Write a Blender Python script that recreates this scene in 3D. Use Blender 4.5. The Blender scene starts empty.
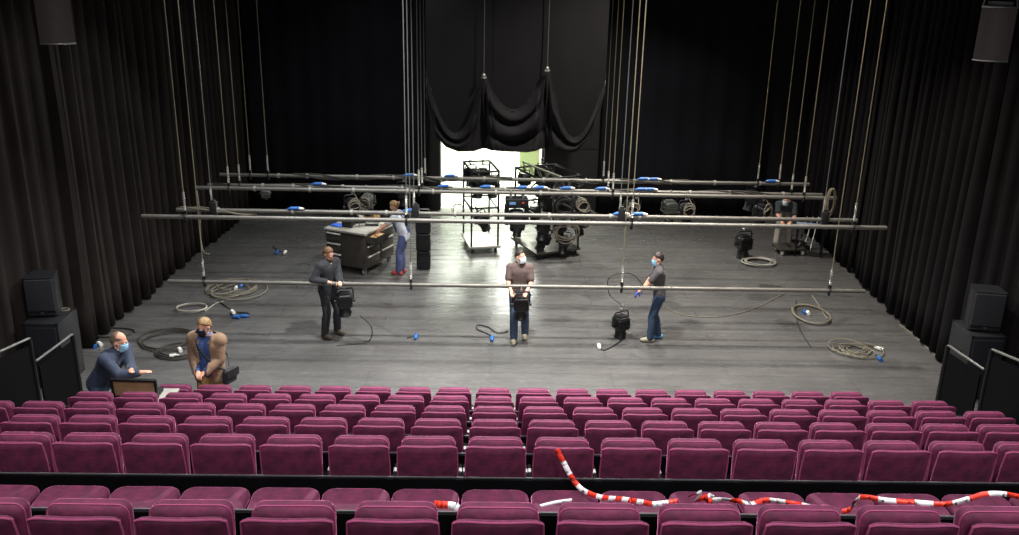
import bpy, bmesh, math, random
from mathutils import Vector, Matrix, Euler, noise
random.seed(7)
PI = math.pi
sc = bpy.context.scene
COL = sc.collection
V = Vector

# ------------------------------------------------------------------ camera
FPX, PITCH, ROLL, YAW, CAMH = 915.0, .334176544, -.0214407655, .02057, 6.65
cp, sp, cy, sy = math.cos(PITCH), math.sin(PITCH), math.cos(YAW), math.sin(YAW)
FW = V((sy*cp, cy*cp, -sp)); _r = V((cy, -sy, 0)); _d = FW.cross(_r)
cr, sr = math.cos(ROLL), math.sin(ROLL)
RT = cr*_r + sr*_d; DN = -sr*_r + cr*_d
cd = bpy.data.cameras.new('camera'); cam = bpy.data.objects.new('camera', cd); COL.objects.link(cam)
m = Matrix((RT, -DN, -FW)).transposed().to_4x4(); m.translation = (0, 0, CAMH); cam.matrix_world = m
cd.sensor_width = 36; cd.lens = 36*FPX/1019; cd.clip_end = 200; cd.clip_start = .05
sc.camera = cam
def ray(u, v): return (u-509.5)*RT + (v-267.5)*DN + FPX*FW
def G(u, v, z=0.0):
    w = ray(u, v); return w*((z-CAMH)/w.z) + V((0, 0, CAMH))
def at(u, v, Y):
    w = ray(u, v); return w*(Y/w.y) + V((0, 0, CAMH))

# ------------------------------------------------------------------ materials
def lin(c):
    return tuple(((x/255)/12.92 if x/255 <= .04045 else ((x/255+.055)/1.055)**2.4) for x in c)
def mat(name, rgb, rough=.6, metal=0., var=0., scale=8., sheen=0., sheen_tint=None, bump=0., bscale=60., spec=.5, emit=None, estr=1., coat=0.):
    M = bpy.data.materials.new(name); M.use_nodes = True
    nt = M.node_tree; b = nt.nodes['Principled BSDF']
    c = lin(rgb)
    b.inputs['Base Color'].default_value = (*c, 1); b.inputs['Roughness'].default_value = rough
    b.inputs['Metallic'].default_value = metal; b.inputs['Specular IOR Level'].default_value = spec
    if coat: b.inputs['Coat Weight'].default_value = coat
    if sheen:
        b.inputs['Sheen Weight'].default_value = sheen; b.inputs['Sheen Roughness'].default_value = .28
        b.inputs['Sheen Tint'].default_value = (*lin(sheen_tint or (255, 255, 255)), 1)
    tc = nt.nodes.new('ShaderNodeTexCoord')
    if var:
        n = nt.nodes.new('ShaderNodeTexNoise'); n.inputs['Scale'].default_value = scale; n.inputs['Detail'].default_value = 4
        nt.links.new(tc.outputs['Object'], n.inputs['Vector'])
        r = nt.nodes.new('ShaderNodeMapRange'); r.inputs['From Min'].default_value = .3; r.inputs['From Max'].default_value = .7
        r.inputs['To Min'].default_value = 1-var; r.inputs['To Max'].default_value = 1+var
        nt.links.new(n.outputs['Fac'], r.inputs['Value'])
        mx = nt.nodes.new('ShaderNodeVectorMath'); mx.operation = 'SCALE'; mx.inputs[0].default_value = c
        nt.links.new(r.outputs['Result'], mx.inputs['Scale']); nt.links.new(mx.outputs['Vector'], b.inputs['Base Color'])
    if bump:
        n = nt.nodes.new('ShaderNodeTexNoise'); n.inputs['Scale'].default_value = bscale; n.inputs['Detail'].default_value = 3
        nt.links.new(tc.outputs['Object'], n.inputs['Vector'])
        bp = nt.nodes.new('ShaderNodeBump'); bp.inputs['Strength'].default_value = bump; bp.inputs['Distance'].default_value = .02
        nt.links.new(n.outputs['Fac'], bp.inputs['Height']); nt.links.new(bp.outputs['Normal'], b.inputs['Normal'])
    if emit:
        b.inputs['Emission Color'].default_value = (*lin(emit), 1); b.inputs['Emission Strength'].default_value = estr
    return M
velvet = mat('maroon_velvet', (88, 24, 57), .8, var=.42, scale=11, sheen=.9, sheen_tint=(255, 150, 205), bump=.15, bscale=35)
black_metal = mat('black_metal', (22, 22, 24), .45, .3)
black_plastic = mat('black_plastic', (26, 26, 28), .5, var=.2)
arm_grey = mat('armrest_grey', (140, 140, 138), .45)
tier_black = mat('tier_black', (6, 6, 8), .8, var=.3, scale=3, spec=.08)
alu = mat('aluminium', (150, 150, 148), .4, .8)
nosing_m = mat('nosing_grey', (96, 96, 98), .6, .3)
pipe_m = mat('pipe_steel', (108, 106, 100), .45, .4, var=.12, scale=3)
chain_m = mat('chain_steel', (190, 188, 180), .35, .7)
rope_m = mat('rope_tan', (116, 109, 88), .8, var=.2, scale=4)
wire_m = mat('wire_grey', (104, 106, 104), .5, .3)
curtain_m = mat('black_curtain_lit', (46, 41, 39), .95, var=.2, scale=1.2, bump=.1, bscale=90, spec=.15)  # left curtains: lighter copy of the cloth, their stronger light put into the colour
curtain_r = mat('black_curtain_shaded', (25, 23, 24), .95, var=.2, scale=1.2, bump=.1, bscale=90, spec=.15)  # right curtains: darker copy of the same cloth, their shade put into the colour
drape_m = mat('black_molton', (25, 25, 30), .95, var=.25, scale=.7, spec=.15)
swag_m = mat('swag_cloth', (24, 22, 24), .8, var=.15, scale=2, sheen=.08, spec=.3)
wall_m = mat('wall_black', (14, 14, 15), .85, var=.15, scale=2)
panel_m = mat('panel_dark', (40, 39, 38), .75, var=.12, scale=2)
white_wall = mat('white_wall', (232, 236, 228), .8, var=.03)
green_m = mat('pale_green', (150, 165, 120), .6)
red_m = mat('red_paint', (200, 60, 40), .5)
cable_m = mat('cable_rubber', (46, 44, 38), .6)
cable_pale = mat('cable_pale', (112, 106, 92), .6)
cable_dark = mat('cable_dark', (30, 30, 30), .55)
white_cable = mat('cable_white', (160, 157, 146), .6)
blue_plug = mat('blue_plug', (42, 98, 172), .45)
band_m = mat('tape_band_grey', (140, 138, 130), .6)
white_plug = mat('white_tape', (225, 224, 215), .6)
lamp_black = mat('lamp_black', (24, 24, 26), .42, .2, var=.2)
lamp_grey = mat('lamp_grey', (84, 88, 82), .45, .4)
lens_m = mat('lens', (150, 165, 175), .08, .3, coat=1)
skin_m = mat('skin', (214, 160, 134), .55, var=.06)
tape_red = mat('tape_red', (216, 52, 34), .4)
tape_white = mat('tape_white', (236, 236, 238), .4)
wood_tan = mat('wood_tan', (196, 152, 100), .6, var=.12, scale=12)
brown_panel = mat('brown_panel', (150, 118, 88), .5, var=.18, scale=6)
cart_m = mat('cart_grey', (82, 78, 74), .38, .55, var=.1)
grey_top = mat('grey_top', (150, 148, 140), .5, var=.1)
sub_m = mat('sub_black', (30, 31, 35), .45, var=.15)
grille_m = mat('grille', (46, 46, 50), .6, .2, var=.1, bump=.3, bscale=250)
fly_grille = mat('speaker_grille_grey', (62, 57, 54), .7, var=.08, bump=.2, bscale=200)
glass_dark = mat('smoked_panel', (9, 9, 11), .6, var=.1, spec=.08)

def floor_material():
    M = bpy.data.materials.new('stage_floor'); M.use_nodes = True
    nt = M.node_tree; L = nt.links; b = nt.nodes['Principled BSDF']
    tc = nt.nodes.new('ShaderNodeTexCoord')
    def noi(scale, detail, sx=1, syy=1, rough=.6):
        mp = nt.nodes.new('ShaderNodeMapping'); mp.inputs['Scale'].default_value = (sx, syy, 1)
        L.new(tc.outputs['Object'], mp.inputs['Vector'])
        n = nt.nodes.new('ShaderNodeTexNoise'); n.inputs['Scale'].default_value = scale; n.inputs['Detail'].default_value = detail; n.inputs['Roughness'].default_value = rough
        L.new(mp.outputs['Vector'], n.inputs['Vector']); return n.outputs['Fac']
    def rng(fac, a, b_, lo, hi):
        r = nt.nodes.new('ShaderNodeMapRange'); r.inputs['From Min'].default_value = a; r.inputs['From Max'].default_value = b_
        r.inputs['To Min'].default_value = lo; r.inputs['To Max'].default_value = hi; L.new(fac, r.inputs['Value']); return r.outputs['Result']
    def mul(a, b_):
        x = nt.nodes.new('ShaderNodeMath'); x.operation = 'MULTIPLY'; L.new(a, x.inputs[0]); L.new(b_, x.inputs[1]); return x.outputs[0]
    streak = rng(noi(1.0, 6, .55, 5.5), .3, .7, .88, 1.12)     # boards run across the stage
    big = rng(noi(.5, 5), .3, .7, .78, 1.22)
    scuff = rng(noi(9, 5, .5, 1.4, .7), .55, .8, 1.0, 1.7)
    k = mul(mul(streak, big), scuff)
    br = nt.nodes.new('ShaderNodeTexBrick'); br.inputs['Scale'].default_value = 1.0
    br.inputs['Brick Width'].default_value = 4.0; br.inputs['Row Height'].default_value = .6; br.inputs['Mortar Size'].default_value = .006
    br.inputs['Color1'].default_value = (1, 1, 1, 1); br.inputs['Color2'].default_value = (.9, .9, .9, 1); br.inputs['Mortar'].default_value = (.6, .6, .6, 1)
    L.new(tc.outputs['Object'], br.inputs['Vector'])
    k2 = mul(k, br.outputs['Color'])
    s = nt.nodes.new('ShaderNodeVectorMath'); s.operation = 'SCALE'; s.inputs[0].default_value = lin((86, 85, 84)); L.new(k2, s.inputs['Scale'])
    L.new(s.outputs['Vector'], b.inputs['Base Color'])
    ro = rng(noi(2.2, 5, .5, 3), .3, .7, .20, .36); L.new(ro, b.inputs['Roughness'])
    b.inputs['Specular IOR Level'].default_value = .55
    return M
floor_m = floor_material()

# ------------------------------------------------------------------ mesh builder
class MB:
    def __init__(s): s.v = []; s.f = []; s.mi = []; s.sm = []
    def add(s, vs, fs, mi=0, smooth=True, M=None):
        o = len(s.v)
        s.v += [(M @ V(p)) if M is not None else V(p) for p in vs]
        for f in fs: s.f.append(tuple(o+i for i in f)); s.mi.append(mi); s.sm.append(smooth)
        return s
    def box(s, c, size, rz=0, bevel=0., mi=0, M=None, rot=None):
        bm = bmesh.new(); bmesh.ops.create_cube(bm, size=1)
        bmesh.ops.scale(bm, vec=size, verts=bm.verts)
        if bevel: bmesh.ops.bevel(bm, geom=list(bm.edges), offset=min(bevel, min(size)*.45), segments=2, profile=.6, affect='EDGES')
        R = (rot.to_matrix().to_4x4() if rot is not None else Matrix.Rotation(rz, 4, 'Z'))
        T = Matrix.Translation(c) @ R
        if M is not None: T = M @ T
        bm.verts.index_update()
        s.add([v.co.copy() for v in bm.verts], [[v.index for v in f.verts] for f in bm.faces], mi, False, T); bm.free(); return s
    def cyl(s, a, b, r, r2=None, n=12, mi=0, M=None, caps=True):
        return s.tube([a, b], r, n, mi, M, r_end=r2, caps=caps)
    def tube(s, pts, r, n=8, mi=0, M=None, closed=False, r_end=None, caps=True):
        P = [V(p) for p in pts]; N = len(P)
        t0 = (P[1]-P[0]).normalized(); ref = V((0, 0, 1)) if abs(t0.z) < .9 else V((1, 0, 0))
        nrm = t0.cross(ref).normalized(); vs = []
        for i in range(N):
            if closed: t = (P[(i+1) % N]-P[i-1])
            else: t = P[min(i+1, N-1)]-P[max(i-1, 0)]
            if t.length < 1e-9: t = t0
            t = t.normalized(); nrm = nrm - t*nrm.dot(t)
            if nrm.length < 1e-6: nrm = t.orthogonal()
            nrm = nrm.normalized(); bn = t.cross(nrm)
            rr = r if r_end is None else r+(r_end-r)*i/(N-1)
            for k in range(n):
                a = 2*PI*k/n; vs.append(P[i]+(nrm*math.cos(a)+bn*math.sin(a))*rr)
        fs = []
        for i in range(N if closed else N-1):
            j = (i+1) % N
            for k in range(n): fs.append((i*n+k, i*n+(k+1) % n, j*n+(k+1) % n, j*n+k))
        if not closed and caps:
            fs.append(tuple(range(n-1, -1, -1))); fs.append(tuple((N-1)*n+k for k in range(n)))
        return s.add(vs, fs, mi, n > 4, M)
    def lathe(s, prof, n=20, mi=0, M=None, cap=True):        # profile (r, z)
        vs = [(r*math.cos(2*PI*k/n), r*math.sin(2*PI*k/n), z) for r, z in prof for k in range(n)]; fs = []
        for i in range(len(prof)-1):
            for k in range(n): fs.append((i*n+k, i*n+(k+1) % n, (i+1)*n+(k+1) % n, (i+1)*n+k))
        if cap: fs.append(tuple(range(n-1, -1, -1))); fs.append(tuple((len(prof)-1)*n+k for k in range(n)))
        return s.add(vs, fs, mi, True, M)
    def ell(s, c, rad, rot=None, mi=0, nu=14, nv=10, M=None):
        vs = []; fs = []
        for j in range(nv+1):
            th = PI*j/nv
            for i in range(nu):
                ph = 2*PI*i/nu; vs.append(V((math.sin(th)*math.cos(ph)*rad[0], math.sin(th)*math.sin(ph)*rad[1], math.cos(th)*rad[2])))
        for j in range(nv):
            for i in range(nu):
                fs.append((j*nu+i, (j+1)*nu+i, (j+1)*nu+(i+1) % nu, j*nu+(i+1) % nu))
        T = Matrix.Translation(c) @ (rot.to_4x4() if rot is not None else Matrix.Identity(4))
        return s.add(vs, fs, mi, True, (M @ T) if M is not None else T)
    def slab(s, w, h, t, rc, re, M=None, mi=0, nc=5, w2=None):  # rounded slab in XZ, thickness in Y; w2 = width at the bottom
        w2 = w if w2 is None else w2
        def ring(ins):
            o = []
            r = max(rc-ins, .002); 
            for cx_, cz_, a0 in ((1, 1, 0), (-1, 1, 90), (-1, -1, 180), (1, -1, 270)):
                ww = (w if cz_ > 0 else w2)/2-ins
                for k in range(nc+1):
                    a = math.radians(a0+90*k/nc); o.append((cx_*(ww-r)+r*math.cos(a), cz_*(h/2-ins-r)+r*math.sin(a)))
            return o
        rings = []
        for k in range(4): a = PI/2*k/3; rings.append((ring(re*(1-math.sin(a))), -t/2+re*(1-math.cos(a))))
        rings += [(r, -y) for r, y in rings[::-1]]
        n = 4*(nc+1); vs = [(x, y, z) for r, y in rings for x, z in r]; fs = []
        for i in range(len(rings)-1):
            for k in range(n): fs.append((i*n+k, i*n+(k+1) % n, (i+1)*n+(k+1) % n, (i+1)*n+k))
        fs.append(tuple(range(n-1, -1, -1))); fs.append(tuple((len(rings)-1)*n+k for k in range(n)))
        return s.add(vs, fs, mi, True, M)
    def mesh(s, name, mats):
        me = bpy.data.meshes.new(name); me.from_pydata([tuple(p) for p in s.v], [], s.f)
        for M_ in (mats if isinstance(mats, (list, tuple)) else [mats]): me.materials.append(M_)
        me.polygons.foreach_set('material_index', s.mi); me.polygons.foreach_set('use_smooth', s.sm)
        bm = bmesh.new(); bm.from_mesh(me); bmesh.ops.recalc_face_normals(bm, faces=bm.faces); bm.to_mesh(me); bm.free()
        me.set_sharp_from_angle(angle=math.radians(50)); me.update(); return me
    def build(s, name, mats, parent=None):
        o = bpy.data.objects.new(name, s.mesh(name, mats)); COL.objects.link(o)
        if parent is not None: o.parent = parent
        return o
def tag(o, label=None, cat=None, group=None, kind=None):
    if label: o['label'] = label
    if cat: o['category'] = cat
    if group: o['group'] = group
    if kind: o['kind'] = kind
    return o
def empty(name, loc, rz=0, label=None, cat=None, group=None, rot=None):
    o = bpy.data.objects.new(name, None); COL.objects.link(o); o.location = loc
    o.rotation_euler = rot if rot is not None else (0, 0, rz); o.empty_display_size = .1
    return tag(o, label, cat, group)
KIDS = {}
def copy_tree(o, parent=None):
    c = o.copy(); COL.objects.link(c)
    if parent is not None: c.parent = parent
    for ch in [x for x in ALL() if x.parent == o]: copy_tree(ch, c)
    return c
def ALL(): return list(COL.objects)
def struct(name, mb, m_): return tag(mb.build(name, m_), kind='structure')

# ------------------------------------------------------------------ the setting
TH, RP, Y1 = .49, 1.2, 11.28      # tier rise, tier depth, front-row back line (Y)
XL, XR, YB = -6.95, 7.95, 23.9
struct('floor', MB().box((.5, 16.5, -.1), (19, 15.0, .2)), floor_m)
dockfloor_m = mat('dock_floor', (205, 208, 196), .35, var=.06, scale=2)
struct('floor_dock', MB().box((0, 28.5, -.1), (9, 9.0, .2)), dockfloor_m)
struct('floor_house', MB().box((.5, 2.5, -.3), (24, 13, .2)), tier_black)
wb = MB()
wb.box((-5.3, 24.15, 4.4), (7.8, .3, 8.8)); wb.box((5.6, 24.15, 4.4), (8.6, .3, 8.8)); wb.box((-.05, 24.15, 6.7), (2.7, .3, 4.2))
struct('wall_back', wb, wall_m)
struct('wall_left', MB().box((-8.9, 10, 4.4), (.3, 30, 8.8)), wall_m)
struct('wall_right', MB().box((9.8, 10, 4.4), (.3, 30, 8.8)), wall_m)
struct('wall_rear', MB().box((.5, -4.2, 4.4), (19, .3, 8.8)), wall_m)
struct('ceiling', MB().box((.5, 10, 8.9), (19, 29, .2)), wall_m)
dk = MB().box((-3.6, 28.5, 2.4), (.2, 9, 4.8)).box((3.4, 28.5, 2.4), (.2, 9, 4.8)).box((0, 32.9, 2.4), (7.4, .2, 4.8))
struct('wall_dock', dk, white_wall)
struct('ceiling_dock', MB().box((0, 28.6, 4.9), (7.4, 8.6, .2)), white_wall)
for k in range(2, 8):
    yk = 6.41+RP*(6-k); z = TH*(k-1)
    struct('floor_tier_%d' % k, MB().box((.5, yk-RP/2 if k < 7 else yk-2.2, z/2), (15.4, RP if k < 7 else 4.4, z-.002)), tier_black)
    t = MB().box((.5, yk-.015, z+.085), (15.4, .03, .178)); t.box((.5, yk-.001, z+.176), (15.4, .010, .014), mi=1)
    struct('trim_%d' % k, t, [tier_black, nosing_m])

# jambs and sliding leaf of the dock opening
struct('trim_8', MB().box((-1.57, 23.9, 2.3), (.34, .2, 4.6), bevel=.01), panel_m)
d = MB().box((2.08, 23.85, 2.3), (1.48, .12, 4.6), bevel=.01)
for z in (.6, 1.75, 2.9): d.box((2.08, 23.785, z), (1.4, .02, .03))
struct('door_1', d, panel_m)
# things seen inside the dock
gd = empty('cabinet', (-1.75, 26.0, 0), 0, 'pale green metal cabinet standing in the bright loading dock', 'cabinet')
MB().box((0, 0, 1.0), (.5, .5, 2.0), bevel=.01).build('body', green_m, gd)
MB().box((-.0, -.26, 1.45), (.4, .02, .8), bevel=.005).build('door', mat('cabinet_door', (196, 190, 130), .6), gd)
o = MB().box((1.1, 27.3, 1.15), (.6, .06, 2.3), bevel=.01).build('door_leaf', green_m); tag(o, 'green door leaf leaning in the bright loading dock', 'door')
o = MB().box((1.62, 27.0, 1.1), (.09, .09, 2.2), bevel=.01).build('red_post', red_m); tag(o, 'thin red post beside the green leaf in the dock', 'post')

# ------------------------------------------------------------------ curtains
def curtain(name, a, b, z0, z1, amp, step, label, m_=curtain_m, seed=0, group=None, flat=0., fullz=0.):
    rnd = random.Random(seed); A = V((a[0], a[1], 0)); B = V((b[0], b[1], 0)); Ld = (B-A).length; t = (B-A)/Ld; nrm = V((-t.y, t.x, 0))
    n = max(8, int(Ld/.035)); nz = 14
    ph = []; x = 0; s_ = []
    p = rnd.uniform(0, 6); amps = 1.0
    for i in range(n+1):
        ph.append(p); s_.append(amps)
        p += 2*PI*.035/(step*(1+.45*noise.noise(V((i*.06, seed*3.1, 0)))))
        amps = .75+.6*noise.noise(V((i*.11, seed*1.7, 5)))
    vs = []; fs = []
    for j in range(nz+1):
        f = j/nz; z = z0+(z1-z0)*f
        for i in range(n+1):
            am = amp*s_[i]*(1-.35*f)
            w = 2*abs(math.cos(.5*(ph[i]+.25*math.sin(f*2.2+i*.02))))**1.7-1
            off = am*w+amp*.5*noise.noise(V((i*.03, f*1.3, seed)))
            lat = .25*am*math.sin(2*ph[i])
            vs.append(A+t*(Ld*i/n+lat)+nrm*off+V((0, 0, z+(.03*noise.noise(V((i*.05, 1, seed))) if j == 0 else 0))))
    for j in range(nz):
        for i in range(n): fs.append((j*(n+1)+i, j*(n+1)+i+1, (j+1)*(n+1)+i+1, (j+1)*(n+1)+i))
    mb = MB(); mb.add(vs, fs); o = mb.build(name, m_)
    so = o.modifiers.new('cloth', 'SOLIDIFY'); so.thickness = .012
    return tag(o, label, 'curtain', group)
sidegrp = 'black side curtains'
curtain('stage_curtain', (-8.05, 10.8), (-7.06, 14.42), .04, 8.2, .08, .33, 'tall black pleated curtain behind the tower of speakers left of the seats', seed=1, group=sidegrp)
curtain('stage_curtain', (-7.02, 14.45), (-6.76, 19.05), .04, 8.2, .15, .36, 'tall black pleated curtain in the middle of the left side of the stage', seed=2, group=sidegrp)
curtain('stage_curtain', (-6.75, 19.15), (-6.4, 23.35), .04, 8.2, .15, .36, 'tall black pleated curtain farthest upstage on the left side', seed=3, group=sidegrp)
curtain('stage_curtain', (8.95, 10.8), (8.0, 14.32), .04, 8.2, .08, .33, 'tall black pleated curtain behind the speakers right of the seats', seed=4, group=sidegrp, m_=curtain_r)
curtain('stage_curtain', (7.95, 14.3), (8.02, 19.0), .04, 8.2, .15, .36, 'tall black pleated curtain in the middle of the right side of the stage', seed=5, group=sidegrp, m_=curtain_r)
curtain('stage_curtain', (8.02, 19.1), (8.08, 23.2), .04, 8.2, .15, .36, 'tall black pleated curtain farthest upstage on the right side', seed=6, group=sidegrp, m_=curtain_r)
curtain('back_drape', (-6.3, 23.62), (-1.72, 23.62), .03, 8.2, .035, .55, 'flat black back drape left of the bright doorway', drape_m, 7, 'black back drapes')
curtain('back_drape', (2.8, 23.62), (7.0, 23.62), .03, 8.2, .035, .55, 'flat black back drape right of the bright doorway', drape_m, 8, 'black back drapes')

def swag():
    root = empty('swagged_drape', (.5, 22, 0), 0, 'black cloth pulled up by two lines into swags above the bright doorway', 'drape')
    P = [(-1.62, 3.9), (-.25, 3.83), (1.24, 4.02), (2.64, 3.9)]
    low = [2.05, 2.02, 2.12]
    zbp = [(-1.62, 3.3), (-1.5, 2.75), (-1.38, 2.4), (-1.15, 2.14), (-.85, 2.03), (-.45, 2.06), (-.2, 2.1), (.3, 2.05), (.8, 2.05), (1.15, 2.12), (1.5, 2.05), (1.75, 2.02), (2.0, 2.08), (2.3, 2.4), (2.5, 2.9), (2.64, 3.5)]
    def zb(x):
        for (x0, z0), (x1, z1) in zip(zbp, zbp[1:]):
            if x0 <= x <= x1:
                f = (x-x0)/(x1-x0); return z0+(z1-z0)*f
        return zbp[-1][1]
    nx, nz = 260, 150; vs = []; fs = []
    for j in range(nz+1):
        for i in range(nx+1):
            x = -1.62+4.26*i/nx; b0 = zb(x); f = j/nz; z = b0+(7.6-b0)*(f**1.6)
            yo = 0.
            for q in range(3):
                (xa, za), (xb, zb_) = P[q], P[q+1]
                if xa <= x <= xb:
                    s = (x-xa)/(xb-xa); chord = za+(zb_-za)*s
                    if q == 0: chord -= 1.45*(4*s*(1-s))
                    if q == 2: chord -= 1.6*(4*s*(1-s))
                    if q == 1: chord -= .95*(4*s*(1-s))
                    depth = max(chord-b0, .12)
                    t = (chord-z)/depth
                    if q == 1: e = min(1, 4*s*(1-s)*1.6+.15)
                    else: e = min(1, 4*s*(1-s)*1.5+.15)
                    if t > -.05:
                        tt = max(t, 0)
                        yo = -(.15*abs(math.sin(PI*(2.4 if q == 1 else 1.6)*tt**.85+.35))**.7*e + .14*min(1, tt*5)*e)
                        yo -= .035*math.sin(9*tt+5*s)*e
                    break
            for q in (1, 2):                                   # gathers fanning down from the pick points
                dx = x-P[q][0]; dz = P[q][1]-z
                if 0 < dz < 1.9:
                    wdt = .05+.28*dz; g = max(0, 1-abs(dx)/wdt)
                    yo -= g*(.13+.08*math.cos(2*PI*dx/(.05+.085*dz)))*min(1, dz*2.5)*(1-dz/2.3)
            yo += .02*noise.noise(V((x*1.2, z*.8, 3)))
            vs.append((x-.5, yo, z))
    for j in range(nz):
        for i in range(nx): fs.append((j*(nx+1)+i, j*(nx+1)+i+1, (j+1)*(nx+1)+i+1, (j+1)*(nx+1)+i))
    o = MB().add(vs, fs).build('cloth', swag_m, root); so = o.modifiers.new('cloth', 'SOLIDIFY'); so.thickness = .012
    for q in (1, 2):
        x, z = P[q]
        MB().cyl((x-.5, -.13, z), (x-.5, -.10, 8.6), .012, n=6).build('pull_line', wire_m, root)
        MB().ell((x-.5, -.14, z), (.045, .04, .06)).tube([(x-.56, -.14, z-.04), (x-.5, -.2, z-.05), (x-.44, -.14, z-.04)], .014, 6).build('knot', chain_m, root)
swag()

# ------------------------------------------------------------------ seats
def backrest_mb():
    mb = MB(); nx, nz = 14, 10; z0, z1 = .36, .90
    def grid(front):
        vs = []
        for j in range(nz+1):
            f = j/nz; hw = .212+.016*f+.010*math.sin(PI*f)
            for i in range(nx+1):
                s = -1+2*i/nx; x = hw*s
                z = z0+(z1-z0)*f-.005*(1-s*s)*f**3-.018*abs(s)**8*f**4
                rec = .07*(1-f)
                y = rec-.022*(1-s*s) + (.050-.02*abs(s)**6 if front else 0)
                vs.append(V((x, y, z)))
        return vs
    A, B = grid(False), grid(True); W = nx+1
    # round the rim: a middle layer pushed outwards
    rim = [i for i in range(nx+1)]; loop = [(0, i) for i in range(nx+1)]+[(j, nx) for j in range(1, nz+1)]+[(nz, i) for i in range(nx-1, -1, -1)]+[(j, 0) for j in range(nz-1, 0, -1)]
    idx = [j*W+i for j, i in loop]
    cen = V((0, 0, (z0+z1)/2)); mid = []; mid2 = []
    for k in idx:
        a, b = A[k], B[k]; d = V((a.x, 0, a.z-cen.z)); d.normalize()
        mid.append(a.lerp(b, .25)+d*.014); mid2.append(a.lerp(b, .75)+d*.014)
    o = len(A); vs = A+B+mid+mid2; fs = []
    for j in range(nz):
        for i in range(nx):
            q = (j*W+i, j*W+i+1, (j+1)*W+i+1, (j+1)*W+i); fs.append(q); fs.append(tuple(o+t for t in q[::-1]))
    n = len(idx); m1, m2 = 2*o, 2*o+n
    for k in range(n):
        k2 = (k+1) % n
        fs.append((idx[k], idx[k2], m1+k2, m1+k)); fs.append((m1+k, m1+k2, m2+k2, m2+k)); fs.append((m2+k, m2+k2, o+idx[k2], o+idx[k]))
    global RIM
    RIM = [mid[k]+V((0, -.004, 0)) for k in range(n)]
    return mb.add(vs, fs)
piping_m = mat('maroon_piping_sheen', (150, 62, 104), .75, sheen=.8, sheen_tint=(255, 170, 215))  # piping in lighter pink, with the velvet sheen of the seat edges painted in
def make_seat():
    root = empty('theatre_seat', (0, 0, 0))
    br_ = backrest_mb().build('backrest', velvet, root)
    MB().tube(RIM, .0055, 5, closed=True).build('piping', piping_m, br_)
    M = Matrix.Translation((0, .185, .635)) @ Matrix.Rotation(math.radians(-2), 4, 'X')
    MB().slab(.445, .50, .125, .06, .05, M=M, w2=.43).build('seat_cushion', velvet, root)
    pr_ = [(cx_*(.1625)+.06*math.cos(math.radians(a0+90*k/5)), -.063, cz_*.19+.06*math.sin(math.radians(a0+90*k/5))) for cx_, cz_, a0 in ((1, 1, 0), (-1, 1, 90), (-1, -1, 180), (1, -1, 270)) for k in range(6)]
    MB().tube([M @ V((x*.985, -.030, z*.992)) for x, y, z in pr_], .005, 5, closed=True).build('piping', piping_m, [o for o in ALL() if o.parent == root and o.name.startswith('seat_cushion')][0])
    st = MB()
    for s in (-1, 1):
        st.box((s*.261, .2, .27), (.018, .28, .5), bevel=.004)
        st.box((s*.255, .2, .015), (.036, .36, .03), bevel=.006)
        st.box((s*.24, .11, .42), (.05, .05, .07), bevel=.01)
    st.cyl((-.265, .13, .40), (.265, .13, .40), .02, n=8)
    st.build('stand', black_metal, root)
    for s in (-1, 1):
        ar = MB().box((s*.2605, .19, .52), (.0265, .34, .03), bevel=.006).build('armrest', tier_black, root)
        MB().box((s*.2605, .255, .528), (.027, .06, .034), bevel=.006).build('armrest_cap', arm_grey, ar)
    return root
ORD = 'first second third fourth fifth sixth seventh eighth ninth tenth eleventh twelfth thirteenth fourteenth fifteenth sixteenth seventeenth eighteenth nineteenth twentieth twenty-first'.split()
ROWN = {1: 'the front row', 2: 'the second row from the stage', 3: 'the third row from the stage', 4: 'the fourth row from the stage',
        5: 'the fifth row from the stage', 6: 'the sixth row', 7: 'the rearmost row'}
ROWJ = {1: (-9, 8), 2: (-10, 9), 3: (-11, 9), 4: (-9, 8), 5: (-8, 7), 7: (-6, 4)}
proto = make_seat(); kids = [o for o in ALL() if o.parent == proto]; GK = {o.name: [c for c in ALL() if c.parent == o] for o in kids}
def place(root, kids, first, loc, rz=0):
    if first: r = root; r.location = loc; r.rotation_euler.z = rz; return r
    r = root.copy(); COL.objects.link(r); r.location = loc; r.rotation_euler.z = rz
    for k in kids:
        c = k.copy(); COL.objects.link(c); c.parent = r
        for g in GK.get(k.name, ()):
            h = g.copy(); COL.objects.link(h); h.parent = c
    return r
first = True; rs_ = random.Random(3)
for k, (a, b) in ROWJ.items():
    for n_, j in enumerate(range(a, b+1)):
        r = place(proto, kids, first, (.603+.55*j, 6.477-RP*(k-5)+.0011*j, TH*(k-1)-(.02 if k == 7 else 0)), rs_.uniform(-.012, .012)); first = False
        pos = 'leftmost' if n_ == 0 else ('rightmost' if j == b else ORD[n_]+' from the left')
        tag(r, 'maroon velvet tip-up theatre seat, %s in %s' % (pos, ROWN[k]), 'seat', 'maroon theatre seats in rows')
# the folded-down row
fold = empty('folded_seat', (0, 0, 0))
MB().slab(.50, .66, .09, .10, .035, M=Matrix.Translation((0, 0, .075)) @ Matrix.Rotation(PI/2, 4, 'X'), w2=.53).build('backrest', velvet, fold)
fb = MB().box((0, -.05, .017), (.44, .5, .03), bevel=.008); fb.box((0, -.33, .05), (.3, .05, .1), bevel=.01); fb.build('hinge_frame', black_metal, fold)
fk = [o for o in ALL() if o.parent == fold]
for n_, j in enumerate(range(-8, 8)):
    r = place(fold, fk, n_ == 0, (.603+.55*j, 6.02, TH*5+.002))
    pos = 'leftmost' if n_ == 0 else ('rightmost' if j == 7 else ORD[n_]+' from the left')
    tag(r, 'maroon seat folded flat on the black tier, %s in the sixth row' % pos, 'seat', 'folded maroon seats')

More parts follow.
